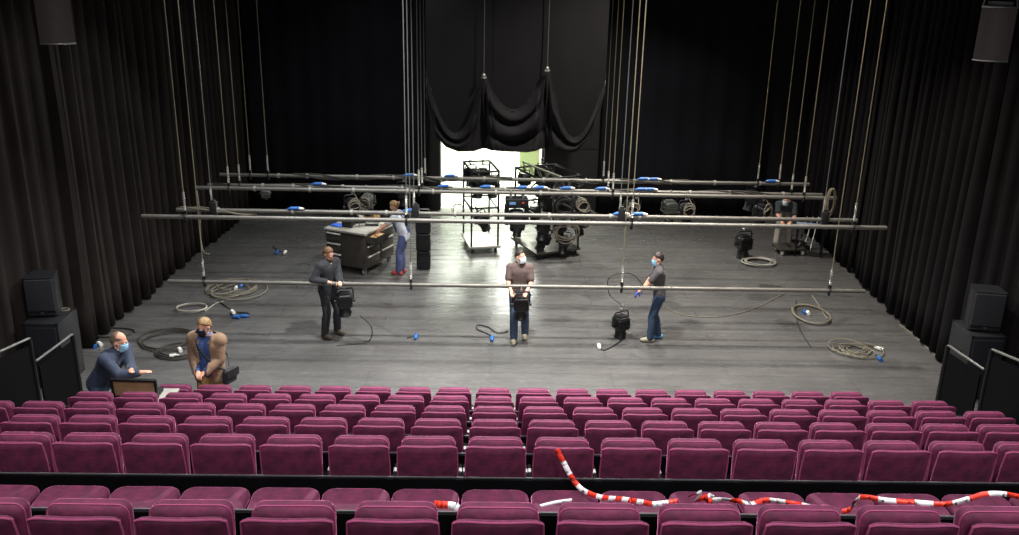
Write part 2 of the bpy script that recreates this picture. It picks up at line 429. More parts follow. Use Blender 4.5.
# ------------------------------------------------------------------ battens
SC = .9346
BAT = {'A': (14.99, 1.10, 'bare steel pipe batten hung lowest, at the chest of the standing men'),
       'B': (14.37, 2.447, 'bare steel pipe batten nearest the seats'),
       'C': (15.77, 2.17, 'pipe batten with four black hanging blocks just behind the bare nearest pipe'),
       'D': (16.88, 2.29, 'bare pipe batten with white tape right behind the one with black blocks'),
       'E': (17.62, 2.16, 'pipe batten wrapped in cable with blue plugs, second from the back'),
       'F': (18.45, 2.17, 'pipe batten farthest upstage, with cable loom and blue plugs')}
X0b, X1b = -5.6, 6.56
ropeX = [X0b+.62, -1.40, 2.28, X1b-.62]
def batten(key):
    Y, Z, label = BAT[key]
    root = empty('pipe_batten', (.48, Y, Z), 0, label, 'pipe', 'pipe battens hanging over the stage')
    off = {'B': -.075}.get(key, 0); x0, x1 = X0b-.48+off, X1b-.48+off
    rr = random.Random(ord(key))
    mb = MB(); r = .036
    mb.tube([(x0, 0, 0), (x0+.02, 0, 0), (x1-.02, 0, 0), (x1, 0, 0)], r, 14); mb.cyl((x0-.012, 0, 0), (x0, 0, 0), r*.85); mb.cyl((x1, 0, 0), (x1+.012, 0, 0), r*.85)
    mb.build('pipe', pipe_m, root)
    xs = list(ropeX)
    if key == 'F': xs = ropeX+[ropeX[0]+.36, ropeX[3]-.45]
    for n_, x in enumerate(xs):
        x -= .48
        top = 8.75-Z
        MB().cyl((x, 0, .42), (x, 0, top), .0085, n=6).build('rope', rope_m if key in 'ABDEF' and n_ != 1 else wire_m, root)
        ch = MB(); z = .42
        while z > .05:
            ch.tube([(x+.014*math.cos(a), .014*math.sin(a)*(1 if int(z*100) % 2 else .4), z-.022+.02*math.sin(a)) for a in [2*PI*q/8 for q in range(8)]], .006, 5, closed=True)
            ch.cyl((x, 0, z), (x, 0, z-.045), .011, n=6); z -= .045
        ch.build('chain', chain_m, root)
        cl = MB().tube([(x, .05*math.cos(a), .05*math.sin(a)) for a in [2*PI*q/14 for q in range(14)]], .014, 6, closed=True)
        cl.box((x, 0, .075), (.05, .05, .07), bevel=.008); cl.box((x, 0, -.06), (.04, .04, .06), bevel=.006)
        cl.build('rope_clamp', black_metal, root)
    if key == 'C':
        for x in xs:
            x -= .48
            MB().box((x+.03, -.01, .03), (.12, .12, .26), bevel=.015).box((x+.03, -.01, .17), (.07, .07, .05), bevel=.01).build('hanging_block', black_plastic, root)
    if key in 'CDEF':                                          # tape bands
        for q in range({'C': 9, 'D': 7, 'E': 12, 'F': 12}[key]):
            x = x0+.5+(x1-x0-1)*(q+rr.uniform(-.3, .3)+.5)/12
            MB().cyl((x-.02, 0, 0), (x+.02, 0, 0), r+.016).build('tape_band', band_m, root)
    if key in 'CEF':                                           # cable looms strapped to the pipe
        spans = {'C': [(x0+.05, x0+1.4)], 'E': [(x0+.1, x1-.6)], 'F': [(x0+1.5, x0+6.0), (x0+7.2, x1-2.5)]}[key]
        mb = MB()
        for a, b in spans:
            for w in range(3):
                pts = []; n = int((b-a)/.12)+2; ph = rr.uniform(0, 6)
                for i in range(n+1):
                    x = a+(b-a)*i/n; an = ph+i*.35+.8*noise.noise(V((i*.2, w, ord(key)))); sag = .05*max(0, noise.noise(V((x*.9, w*4, 2))))
                    pts.append((x, (r+.014)*math.cos(an), (r+.014)*math.sin(an)-sag*1.2))
                mb.tube(pts, .013, 6)
        mb.build('cable_loom', cable_m if key != 'C' else cable_pale, root)
    if key in 'CEF':
        px = {'C': [297, 412, 622, 640], 'E': [320, 446, 488, 524, 541, 568, 603, 643, 651], 'F': [411, 452, 645, 655, 773]}[key]
        for u in px:
            p = at(u, {'C': 213, 'E': 189, 'F': 179}[key], Y); x = p.x-.48
            pl = MB().cyl((x-.10, -.02, r+.025), (x+.05, -.02, r+.03), .032, n=10).cyl((x+.05, -.02, r+.03), (x+.13, -.02, r+.02), .026, .018, n=10, mi=1).cyl((x-.16, -.02, r+.015), (x-.10, -.02, r+.025), .014, .026, n=10, mi=0)
            pl.build('blue_plug', [blue_plug, white_plug], root)
for k in 'ABCDEF': batten(k)

# ------------------------------------------------------------------ lamps
def lamp_parts(root, style='fresnel', M=Matrix.Identity(4), grey=False):
    """Lamp hanging by its hook at the local origin (top), body below. Length along local -Z."""
    body = lamp_grey if grey else lamp_black
    h = MB()
    h.slab(.30, .30, .30, .05, .03, M=M @ Matrix.Translation((0, 0, -.38)))
    for q in range(5): h.box((0, 0, -.28-.05*q), (.325, .325, .012), bevel=.004, M=M)
    h.box((0, .0, -.22), (.2, .2, .05), bevel=.01, M=M)
    h.build('housing', body, root)
    b = MB(); b.lathe([(.10, -.52), (.125, -.54), (.125, -.70), (.135, -.71), (.135, -.74), (.11, -.745)], 18, M=M); 
    b.box((.135, 0, -.66), (.02, .08, .05), bevel=.004, M=M)
    b.build('barrel', lamp_black, root)
    MB().lathe([(.105, -.735), (.07, -.75), (.02, -.757)], 16, M=M).build('lens', lens_m, root)
    y = MB()
    y.tube([(-.19, 0, -.40), (-.19, 0, -.16), (-.16, 0, -.11), (.16, 0, -.11), (.19, 0, -.16), (.19, 0, -.40)], .016, 6, M=M)
    for s in (-1, 1): y.cyl((s*.15, 0, -.40), (s*.23, 0, -.40), .03, n=10, M=M)
    y.build('yoke', black_metal, root)
    c = MB().box((0, 0, -.075), (.05, .06, .06), bevel=.008, M=M)
    c.tube([(0, .055*math.cos(a), .0+.055*math.sin(a)) for a in [math.radians(-110+25*q) for q in range(11)]], .014, 6, M=M)
    c.cyl((0, .04, -.06), (0, .11, -.06), .01, n=6, M=M)
    c.build('hook_clamp', alu, root)
    return root
def smooth_path(pts, n=8):
    P = [V(p) for p in pts]; out = []
    for i in range(len(P)-1):
        p0, p1, p2, p3 = P[max(i-1, 0)], P[i], P[i+1], P[min(i+2, len(P)-1)]
        for k in range(n):
            t = k/n; out.append(.5*((2*p1)+(p2-p0)*t+(2*p0-5*p1+4*p2-p3)*t*t+(3*p1-p0-3*p2+p3)*t**3))
    out.append(P[-1]); return out

LG = 'black stage lamps'; LS = .8
def lamp(loc, rot, label, grey=False, cable=None, scale=None, loops=0):
    r = empty('stage_lamp', loc, 0, label, 'stage lamp', LG, rot=rot); r.scale = (scale or LS,)*3
    if loops:
        rl = random.Random(loops); pts = []
        for i in range(44):
            a = i*.5; pts.append((.13*math.cos(a)+.05*noise.noise(V((i*.2, loops, 0))), -.19+.02*math.sin(i*.3), -.28+.14*math.sin(a)+.06*noise.noise(V((i*.15, loops, 3)))-.003*i))
        pts = [(.0, .05, .05)]+pts+[(.1, -.15, -.62), (.12, -.1, -.9)]
        MB().tube(smooth_path(pts, 3), .010, 6).build('cable_loop', cable_pale, r)
    lamp_parts(r, grey=grey)
    if cable:
        inv = (Matrix.Translation(loc) @ Euler(rot).to_matrix().to_4x4() @ Matrix.Scale(LS, 4)).inverted()
        MB().tube([inv @ V(p) for p in cable], .009, 6).build('cable', cable_dark, r)
    return r
def hang(u, key, label, rot=(0, 0, 0), grey=False, drop=0.0, loops=0, scale=None):
    Y, Z, _ = BAT[key]; p = at(u, {'C': 215, 'D': 193, 'E': 189, 'F': 180, 'A': 286}[key], Y)
    return lamp((p.x, Y, Z-drop), rot, label, grey, loops=loops, scale=scale)
# lamp the bearded man hangs on the lowest pipe
hang(344, 'A', 'black stage lamp hanging from the lowest pipe beside the bearded man in black', (0, 0, .25))
# lamp held by the man in the middle
lamp((.52, 14.84, 1.14), (0, 0, .05), 'black stage lamp held upright by the man with brown T-shirt')
# lamp on the floor by the man in the grey T-shirt (standing on its front)
p = G(620, 338); lamp((p.x, p.y, .607), (0, 0, .5), 'black stage lamp standing on the floor before the man with blue gloves',
     cable=smooth_path([(p.x+.05, p.y, .62), (p.x-.22, p.y+.1, .8), (p.x-.25, p.y+.05, 1.15), (p.x+.1, p.y-.1, 1.28), (p.x+.42, p.y+.0, .95)]))
p = G(742, 258); lamp((p.x, p.y, .757), (0, 0, .3), 'black stage lamp standing on the floor beside a pale cable heap', scale=1.0)
hang(352, 'D', 'black lamp with a loop of cable hung above the tool cart', (0, 0, .4), loops=3)
hang(366, 'E', 'grey stage lamp hung over the tool cart, beside the looped cable', (.2, 0, -.3), True, loops=9)
hang(404, 'F', 'slim dark lamp hung from the cabled pipe above the woman', (0, 0, .1))
hang(266, 'D', 'small lamp hung alone near the left end of the pipes', (.9, 0, .3), True, scale=.5)
hang(638, 'D', 'black lamp tilted sideways on the pipe above the man with blue gloves', (0, .5, .2), loops=13)
hang(671, 'E', 'pale grey cylindrical lamp hung between two black lamps', (0, 0, .3), True)
hang(687, 'D', 'black lamp with tangled cable hung right of the pale grey one', (0, -.06, .2), loops=5)
hang(765, 'D', 'dark lamp hung far along the pipe beside the bent man', (.1, 0, .6), loops=8)
hang(757, 'F', 'dark lamp hung on the farthest pipe left of the bent man', (0, .2, -.2))
hang(572, 'D', 'dark lamp tilted on the pipe beside the heaped lamp trolley', (0, -.7, .3), loops=12)

# speaker-like stack of black blocks hanging/standing by the woman
p = G(424, 268)
st = empty('lamp_stack', (p.x, p.y, 0), 0, 'tall stack of three black lamp blocks standing behind the woman', 'stage lamp')
for q in range(3):
    mb = MB().slab(.33-.015*(2-q), .38, .30, .03, .02, M=Matrix.Translation((0, 0, .23+.40*q)))
    for w in range(4): mb.box((0, -.155, .11+.40*q+.08*w), (.26, .012, .02), bevel=.003)
    mb.build('block', lamp_black, st)
MB().lathe([(.12, 0), (.15, .01), (.15, .045), (.10, .05)], 18).build('base', lamp_black, st)
MB().tube([(-.12, 0, 1.22), (-.12, 0, 1.34), (.12, 0, 1.34), (.12, 0, 1.22)], .015, 6).build('handle', alu, st)

# moving head lamp at the edge of the doorway
def moving_head(loc, rz, label):
    r = empty('moving_head_lamp', loc, rz, label, 'stage lamp')
    b = MB().box((0, 0, -.16), (.42, .32, .14), bevel=.02); b.box((-.1, -.165, -.16), (.12, .01, .05), mi=1); b.box((.1, -.165, -.15), (.04, .01, .03), mi=2)
    b.build('base', [lamp_black, mat('screen_blue', (90, 130, 170), .3), red_m], r)
    a = MB()
    for s in (-1, 1): a.slab(.08, .40, .16, .03, .02, M=Matrix.Translation((s*.19, 0, -.42)))
    a.box((0, 0, -.25), (.4, .2, .06), bevel=.015); a.build('yoke', lamp_black, r)
    MB().slab(.28, .34, .26, .07, .05, M=Matrix.Translation((0, 0, -.50))).lathe([(.11, -.62), (.125, -.66), (.125, -.74), (.1, -.745)], 18).build('head', lamp_black, r)
    MB().lathe([(.098, -.742), (.05, -.757), (.01, -.76)], 14).build('lens', lens_m, r)
    c = MB()
    for s in (-1, 1):
        c.tube([(s*.12, .055*math.cos(t), .055*math.sin(t)) for t in [math.radians(-110+25*q) for q in range(11)]], .014, 6); c.box((s*.12, 0, -.07), (.05, .06, .06), bevel=.008)
    c.build('hook_clamp', alu, r)
    return r
Yd, Zd, _ = BAT['D']; moving_head((at(517, 196, Yd).x, Yd, Zd), .1, 'boxy moving head lamp with red lights hung before the doorway')

# ------------------------------------------------------------------ lamp trolleys in the doorway
def trolley(loc, rz, w, d, h, label, slope):
    r = empty('lamp_trolley', loc, rz, label, 'trolley', 'lamp trolleys in the doorway')
    MB().box((0, 0, .16), (w, d, .05), bevel=.01).build('platform', cart_m if slope else grey_top, r)
    f = MB(); t = .022
    for sx in (-1, 1):
        for s_y in (-1, 1): f.box((sx*(w/2-.06), s_y*(d/2-.05), .18+h/2), (.04, .04, h), bevel=.006)
        f.box((sx*(w/2-.06), 0, .18+h), (.04, d-.06, .04), bevel=.006)
        f.box((sx*(w/2-.06), 0, .18+h*.5), (.04, d-.06, .04), bevel=.006)
    f.build('frame', black_metal, r)
    for s_y in (-1, 1):
        for zz in (.52, 1.0):
            MB().cyl((-w/2+.04, s_y*(d/2-.05), .18+h*zz), (w/2-.04, s_y*(d/2-.05), .18+h*zz), t, n=10).build('rail', black_metal, r)
    b = MB()
    for sx in (-1, 1):
        b.cyl((sx*(w/2-.06), -d/2+.05, .18+h), (sx*(w/2-.06), d/2-.05, .18+h*.52), .016, n=6)
    b.build('brace', black_metal, r)
    if slope:
        g = MB()
        for q in range(2):
            y = -.15+.3*q
            g.cyl((-w/2, y, .2+h+.22), (w/2+.25, y, h-.18), .02, n=8)
            for s in range(7):
                x0 = -w/2+(w+.25)*s/7; z0 = .2+h+.22-(.6)*s/7
                g.cyl((x0, y, z0), (x0+.1, y, z0-.22), .012, n=6)
        g.build('truss_rack', mat('truss_grey', (130, 134, 120), .5, .3), r)
    for sx in (-1, 1):
        for s_y in (-1, 1):
            c = MB().cyl((sx*(w/2-.1)-.02, s_y*(d/2-.1), .06), (sx*(w/2-.1)+.02, s_y*(d/2-.1), .06), .06, n=14)
            c.box((sx*(w/2-.1), s_y*(d/2-.1), .115), (.06, .07, .04), bevel=.006); c.build('caster', black_plastic, r)
    return r
T1 = V((-.28, 20.65, 0)); T2 = V((1.25, 20.45, 0))
trolley(T1, .2, .74, 1.2, 1.75, 'lamp trolley with open frame and pale deck left in the bright doorway', False)
trolley(T2, .42, 1.15, 1.35, 1.70, 'lamp trolley heaped with lamps under a sloping truss, right in the doorway', True)
def cart_lamp(T, rz, w, h, d, k, sx, sy_, zz, label, tilt):
    R = Matrix.Rotation(rz, 3, 'Z'); p = T+R @ V((sx*w/2, sy_*(d/2-.05), .18+h*zz))
    lamp(p, (tilt[0], tilt[1], rz+tilt[2]), label)
w1 = ['nearest, at the upper left of the left trolley', 'upper right of the left trolley, nearer rail', 'lower left of the left trolley, slanted', 'far rail of the left trolley, on the left side', 'far rail of the left trolley, on the right side']
pos1 = [(-.42, -1, 1.0, (0, .05, .3)), (.38, -1, 1.0, (0, -.05, -.2)), (-.55, -1, .52, (.0, -.45, .2)), (-.4, 1, 1.0, (0, 0, .5)), (.4, 1, 1.0, (0, 0, .1))]
for lab, (sx, s_y, zz, tl) in zip(w1, pos1): cart_lamp(T1, .2, .74, 1.75, 1.2, 0, sx, s_y, zz, 'black stage lamp hung on the '+lab, tl)
w2 = ['at the left of the upper front rail', 'in the centre of the upper front rail', 'at the right of the upper front rail', 'at the left of the lower front rail', 'in the centre of the lower front rail', 'at the right of the lower front rail', 'at the left of the upper back rail', 'at the right of the upper back rail']
pos2 = [(-.7, -1, 1.0, (0, .1, .2)), (.0, -1, 1.0, (.1, 0, -.3)), (.75, -1, 1.0, (0, -.15, .4)), (-.62, -1, .52, (-.1, .15, -.2)), (.05, -1, .52, (0, 0, .3)), (.72, -1, .52, (0, -.25, .1)), (-.5, 1, 1.0, (0, 0, .2)), (.5, 1, 1.0, (0, 0, -.3))]
w2 += ['leaning at the near corner of the deck', 'lying low in the middle of the deck', 'at the far corner of the deck', 'in the middle of the lower back rail', 'slung high in the centre of the truss']
pos2 += [(-.45, -1, .34, (.3, .2, .2)), (.3, -1, .30, (-.2, .1, -.4)), (-.6, 1, .36, (0, .3, .5)), (.0, 1, .52, (0, 0, .4)), (.3, 1, 1.08, (0, .1, .3))]
for lab, (sx, s_y, zz, tl) in zip(w2, pos2): cart_lamp(T2, .42, 1.15, 1.70, 1.35, 0, sx, s_y, zz, 'black stage lamp %s of the heaped trolley' % lab, tl)

def tangle(c, rx, rz_, n, r, m_, label, seed):
    root = empty('cable_tangle', c, 0, label, 'cable'); pts = []
    for i in range(n):
        a = i*.55
        pts.append((rx*math.cos(a)*(.7+.6*noise.noise(V((i*.13, seed, 0)))), .10*noise.noise(V((i*.3, seed, 5)))-.03, rz_*math.sin(a)*(.7+.6*noise.noise(V((i*.11, seed, 8))))+.25*rx*noise.noise(V((i*.07, seed, 2)))))
    MB().tube(smooth_path(pts, 4), r, 6).build('cable', m_, root)
fd = V((math.sin(.42), -math.cos(.42), 0))
tangle(T2+fd*.95+V((.0, 0, 1.30)), .34, .26, 60, .013, cable_dark, 'dark cable tangle hung at the upper front of the heaped trolley', 31)
tangle(T2+fd*.95+V((.05, 0, .72)), .36, .28, 60, .012, cable_pale, 'pale cable tangle hung at the lower front of the heaped trolley', 32)
tangle(T2+fd*.97+V((.42, .1, 1.05)), .20, .30, 44, .011, cable_m, 'grey cable tangle hung at the right front of the heaped trolley', 33)
tangle(T1+V((-.52, -.35, 1.02)), .17, .17, 34, .010, white_cable, 'white cable ring hung on the left side of the pale-decked trolley', 34)
# ------------------------------------------------------------------ tool cart
handle_m = mat('handle_pale', (205, 203, 196), .4)
def tool_cart():
    FR = G(366, 276, .0); A = V((-2.68, 18.42, 0)); dirf = V((-.9, .42, 0)).normalized(); dirs = V((.42, .9, 0)).normalized()
    rz = math.atan2(-dirf.y, -dirf.x); w, d, h = .98, 1.15, .95
    c = A+dirf*w/2+dirs*d/2
    r = empty('tool_cart', c, rz, 'grey metal workbench cart with drawers and a cluttered top, by the woman', 'tool cart')
    MB().box((0, 0, .16+(h-.2)/2), (w, d, h-.2), bevel=.012).build('cabinet', cart_m, r)
    MB().box((0, 0, h-.02), (w+.06, d+.06, .045), bevel=.01).build('top', grey_top, r)
    for q in range(3):                                         # drawers in the near left of the front
        dr = MB().box((-w/2+.21, -d/2-.006, .34+.23*q), (.36, .02, .20), bevel=.005).build('drawer', cart_m, r)
        MB().box((-w/2+.21, -d/2-.03, .40+.23*q), (.34, .03, .03), bevel=.008).build('handle', handle_m, dr)
    for col in range(2):
        for q in range(3):                                     # drawers on the long side
            if q == 2 and col == 0: continue
            yy = -d/2+.3+.55*col
            dr = MB().box((w/2+.006, yy, .34+.23*q), (.02, .50, .20), bevel=.005).build('drawer', cart_m, r)
            MB().box((w/2+.03, yy, .41+.23*q), (.03, .46, .03), bevel=.008).build('handle', handle_m, dr)
    yy = -d/2+.3
    o = MB()
    for dx, dy, sx_, s_y in ((.0, -.24, .26, .02), (0, .24, .26, .02), (.12, 0, .02, .5), (-.12, 0, .02, .5)): o.box((w/2+.12+dx, yy+dy, .80), (sx_, s_y, .16))
    o.box((w/2+.12, yy, .735), (.26, .5, .02)); od = o.build('drawer', cart_m, r); od['label'] = 'pulled-out drawer with tan contents'
    MB().box((w/2+.125, yy, .83), (.215, .44, .05), bevel=.01).build('drawer_tray', wood_tan, od)
    for sx in (-1, 1):
        for s_y in (-1, 1):
            c_ = MB().cyl((sx*(w/2-.08)-.02, s_y*(d/2-.08), .065), (sx*(w/2-.08)+.02, s_y*(d/2-.08), .065), .065, n=14)
            c_.box((sx*(w/2-.08), s_y*(d/2-.08), .125), (.07, .07, .06), bevel=.008); c_.build('caster', mat('caster_grey', (120, 118, 114), .5), r)
    R = Matrix.Rotation(rz, 3, 'Z')
    def on(x, y): return c+R @ V((x, y, h+.003))
    p = on(-.34, -.33); b = MB()
    nx = 8; vs = []; fs = []
    for j in range(nx+1):
        for i in range(nx+1): vs.append((.28*(i/nx-.5), .2*(j/nx-.5), .02+.02*noise.noise(V((i*.5, j*.5, 4)))))
    for j in range(nx):
        for i in range(nx): fs.append((j*9+i, j*9+i+1, j*9+10+i, j*9+9+i))
    b.add(vs, fs); o = b.build('cleaning_cloth', mat('blue_cloth', (30, 90, 200), .8)); o.location = p; o.rotation_euler.z = rz
    o.modifiers.new('t', 'SOLIDIFY').thickness = .012; tag(o, 'blue cloth lying on the corner of the tool cart', 'cloth')
    p = on(-.1, -.28); o = empty('tool_box', p, rz, 'black upright tool box on the tool cart', 'box')
    MB().box((0, 0, .15), (.24, .18, .30), bevel=.015).build('body', black_plastic, o); MB().tube([(-.07, 0, .30), (-.07, 0, .35), (.07, 0, .35), (.07, 0, .30)], .012, 6).build('handle', black_plastic, o)
    for q, (x, y, l, a) in enumerate(((.15, -.1, .5, .9), (.05, .12, .45, .7), (.22, .2, .4, 1.1), (.3, .0, .3, .5))):
        p = on(x, y); o = MB().box((0, 0, .022), (l, .05, .04), bevel=.012).cyl((l/2-.02, 0, .022), (l/2+.12, 0, .022), .012, n=8, mi=1).build('hand_tool', [black_plastic if q % 2 else grey_top, alu])
        o.location = p; o.rotation_euler.z = rz+a
        tag(o, ['dark hand tool nearest the open drawer on the cart top', 'pale hand tool in the middle of the cart top', 'dark hand tool far along the cart top', 'short pale tool by the edge above the open drawer'][q], 'tool')
        if q in (0, 2): o['label'] = o['label']
    p = on(.05, .4); o = MB().box((0, 0, .07), (.3, .22, .14), bevel=.01).box((0, 0, .145), (.31, .23, .02), bevel=.006).build('parts_box', wood_tan); o.location = p; o.rotation_euler.z = rz; tag(o, 'tan box of parts at the back of the tool cart', 'box')
tool_cart()

# ------------------------------------------------------------------ speakers and subs
def speaker(loc, rz, w, d, h, label, top_light=True):
    r = empty('loudspeaker', loc, rz, label, 'loudspeaker', 'floor loudspeakers')
    b = MB(); pr = []
    for z, k in ((0, 1), (h, 1)):
        pass
    out = [(-w/2, -d/2+.04), (-w/2+.03, -d/2), (w/2-.03, -d/2), (w/2, -d/2+.04), (w/2*.8, d/2), (-w/2*.8, d/2)]
    vs = [(x, y, .02) for x, y in out]+[(x, y, h) for x, y in out]; n = 6
    fs = [tuple(range(n-1, -1, -1)), tuple(range(n, 2*n))]+[(i, (i+1) % n, n+(i+1) % n, n+i) for i in range(n)]
    b.add(vs, fs, 0, False); b.build('cabinet', sub_m, r)
    MB().slab(w-.05, h-.12, .03, .02, .012, M=Matrix.Translation((0, -d/2-.008, h/2+.04))).build('grille', grille_m, r)
    MB().box((0, -d/2-.01, .075), (.05, .012, .015), bevel=.003).build('badge', alu, r)
    MB().box((0, -d/2-.012, .045), (w-.08, .02, .02), bevel=.004).build('front_lip', black_plastic, r)
    for sx in (-1, 1):
        for s_y in (-1, 1): MB().cyl((sx*w*.33, s_y*d*.35, 0), (sx*w*.33, s_y*d*.35, .022), .02, n=8).build('foot', black_plastic, r)
def sub(loc, rz, w, d, h, label):
    r = empty('subwoofer', loc, rz, label, 'subwoofer', 'black subwoofers beside the stage front')
    MB().box((0, 0, h/2+.01), (w, d, h-.02), bevel=.012).build('cabinet', sub_m, r)
    MB().slab(w-.08, h-.12, .02, .015, .008, M=Matrix.Translation((0, -d/2-.006, h/2))).build('grille', mat('sub_grille', (38, 40, 46), .5, .2), r)
    for s in (-1, 1):
        MB().slab(.16, .08, .015, .03, .006, M=Matrix.Translation((s*(w/2+.002), -.05, h*.68)) @ Matrix.Rotation(PI/2, 4, 'Z')).build('handle', black_plastic, r)
    e = MB()
    for sx in (-1, 1):
        for s_y in (-1, 1): e.box((sx*(w/2-.02), s_y*(d/2-.02), h-.015), (.05, .05, .035), bevel=.008)
    e.build('corner_guard', black_metal, r)
SUBH = 1.1
sub((-6.90, 13.37, 0), .0, .54, .68, SUBH, 'black subwoofer under the loudspeaker left of the seats')
speaker((-7.0, 13.49, SUBH+.002), .16, .46, .40, .64, 'black loudspeaker on the subwoofer left of the seats')
sub((7.79, 13.37, 0), -.02, .54, .68, SUBH, 'black subwoofer under the loudspeaker right of the seats')
speaker((7.82, 13.40, SUBH+.002), -.2, .50, .40, .66, 'black loudspeaker on the subwoofer right of the seats')
o = MB().tube([(.07*math.cos(a), .06*math.sin(a), .012+.006*k) for k in range(3) for a in [2*PI*q/14 for q in range(14)]], .008, 6).build('cable_roll', cable_pale); o.location = (-6.76, 13.58, SUBH+.0); tag(o, 'small pale roll of cable on the left subwoofer', 'cable')
def fly_speaker(loc, rz, label):
    r = empty('hanging_speaker', loc, rz, label, 'loudspeaker', 'grey speakers hanging from above')
    w, d, h = .41, .34, .68; b = MB(); N = 10
    out = [(-w/2, d/2), (-w/2, -d/2+.07)]+[(-w/2+w*i/N, -d/2+.07-.07*math.sin(PI*i/N)) for i in range(1, N)]+[(w/2, -d/2+.07), (w/2, d/2)]
    n = len(out); vs = [(x, y, 0) for x, y in out]+[(x, y, h) for x, y in out]
    b.add(vs, [tuple(range(n-1, -1, -1)), tuple(range(n, 2*n))]+[(i, (i+1) % n, n+(i+1) % n, n+i) for i in range(n)], 0, False)
    b.build('cabinet', fly_grille, r)
    MB().tube([(x*1.01, y*1.02-.002, .006) for x, y in out[1:-1]], .010, 6).build('rim', alu, r); MB().tube([(x*1.01, y*1.02-.002, h-.006) for x, y in out[1:-1]], .010, 6).build('rim', alu, r)
    for s in (-1, 1): MB().cyl((s*.2, 0, h), (s*.02, 0, h+1.0), .009, n=6).build('sling', wire_m, r)
    MB().cyl((0, 0, h+1.0), (0, 0, 8.8-loc[2]), .012, n=6).build('hanging_line', wire_m, r)
    MB().box((0, .05, h+.03), (.3, .06, .06), bevel=.01).build('bracket', black_metal, r)
fly_speaker((-5.60, 12.1, 5.40), .42, 'grey speaker hanging near the ceiling on the left side')
fly_speaker((6.47, 12.1, 5.41), -.48, 'grey speaker hanging near the ceiling on the right side')

# ------------------------------------------------------------------ balustrades at the ends of the seats
def balustrade(p0, p1, z0, z1, base0, base1, label, end=True):
    """post at p0 (stage end), rail rising to p1."""
    r = empty('stair_balustrade', (p0[0], p0[1], 0), 0, label, 'railing', 'dark balustrades at the stairs beside the seats')
    a = V((0, 0, 0)); b = V((p1[0]-p0[0], p1[1]-p0[1], 0))
    MB().cyl((0, 0, base0), (0, 0, z0), .035, n=10).build('post', black_metal, r)
    if end: MB().cyl((b.x, b.y, base1), (b.x, b.y, z1), .035, n=10).build('post', black_metal, r)
    MB().tube([V((0, 0, z0)), V((b.x*.03, b.y*.03, z0+.012)), V((b.x, b.y, z1+.012))], .019, 10).build('handrail', alu, r)
    t = b.normalized(); nn = V((-t.y, t.x, 0))*.012
    q = [V((0, 0, base0+.03)), b+V((0, 0, base1+.03)), b+V((0, 0, z1-.09)), V((0, 0, z0-.09))]
    q = [q[0]+t*.05, q[1]-t*.05, q[2]-t*.05, q[3]+t*.05]
    vs = [p-nn for p in q]+[p+nn for p in q]
    MB().add(vs, [(0, 1, 2, 3), (7, 6, 5, 4), (0, 4, 5, 1), (1, 5, 6, 2), (2, 6, 7, 3), (3, 7, 4, 0)], 0, False).build('panel', glass_dark, r)
balustrade((-6.23, 12.63), (-6.32, 11.68), 1.1, 1.1, 0, 0, 'left balustrade nearer the stage, beside the bald man', False)
balustrade((-6.33, 11.62), (-6.42, 9.9), 1.48, 1.75, 0, 0, 'left balustrade nearer the wall, in the lower corner by the curtain')
balustrade((6.95, 12.65), (7.07, 11.8), 1.1, 1.1, 0, 0, 'right balustrade nearer the stage, before the subwoofer', False)
balustrade((7.09, 11.74), (7.25, 9.9), 1.45, 1.75, 0, 0, 'right balustrade nearer the wall, beside the rightmost seats')

# ------------------------------------------------------------------ cables on the floor
def coil(c, rx, ry, turns, r, m_, label, seed, plugs=(), tail=None, mess=.15, name='cable_coil'):
    rr = random.Random(seed)
    root = empty(name, (c.x, c.y, 0), 0, label, 'cable')
    pts = []; n = 22*turns
    for i in range(n):
        a = 2*PI*i/22; k = 1+mess*noise.noise(V((i*.08, seed, 0)))*2
        pts.append((rx*k*math.cos(a)+mess*rx*noise.noise(V((i*.02, seed, 9))), ry*k*math.sin(a)+mess*ry*noise.noise(V((i*.02, seed, 4))), r+.010*turns*(.5+.5*noise.noise(V((i*.15, seed, 2))))+.004*(i//22)))
    if tail: pts += [(p.x-c.x, p.y-c.y, r+.002) for p in smooth_path([c+V(pts[-1])*1.0]+tail, 6)[1:]]
    MB().tube(smooth_path(pts, 2), r, 6).build('cable', m_, root)
    for u, v, mm in plugs:
        p = G(u, v, .03)-c; a = rr.uniform(0, 3); dx, dy = .055*math.cos(a), .055*math.sin(a)
        MB().cyl((p.x-dx, p.y-dy, .035), (p.x+dx, p.y+dy, .035), .034, n=10).cyl((p.x+dx, p.y+dy, .035), (p.x+dx*1.8, p.y+dy*1.8, .03), .024, .016, n=8).build('plug', blue_plug if mm == 'b' else white_plug, root)
    return root
coil(G(229, 291), .44, .46, 5, .014, cable_pale, 'tangled pale cable coil under the left end of the lowest pipe', 11, [(241, 286, 'b'), (236, 288, 'w')], mess=.8)
coil(G(192, 310), .28, .22, 6, .011, white_cable, 'tight white cable ring behind the man in the tan jacket', 12, tail=[G(206, 311), G(216, 304), G(224, 302)], mess=.04)
coil(G(166, 342), .48, .42, 3, .014, cable_m, 'large dark cable loops between the bald man and the tan jacket', 13, [(193, 333, 'b')], mess=.3)
coil(G(176, 352), .34, .28, 3, .014, cable_m, 'smaller dark cable loop with white plug behind the tan jacket', 14, [(173, 356, 'w'), (180, 350, 'w')], mess=.3)
coil(G(240, 315), .16, .08, 2, .012, cable_dark, 'short cable with two blue plugs right of the white cable ring', 15, [(237, 317, 'b'), (244, 316, 'b'), (233, 312, 'w')], tail=[G(233, 311), G(226, 307), G(219, 302)], mess=.2)
coil(G(811, 316), .34, .50, 4, .014, cable_pale, 'pale oval cable loop with blue plug on the right of the stage', 16, [(804, 312, 'b'), (808, 313, 'w')], tail=[G(826, 318), G(818, 305), G(812, 296)], mess=.05)
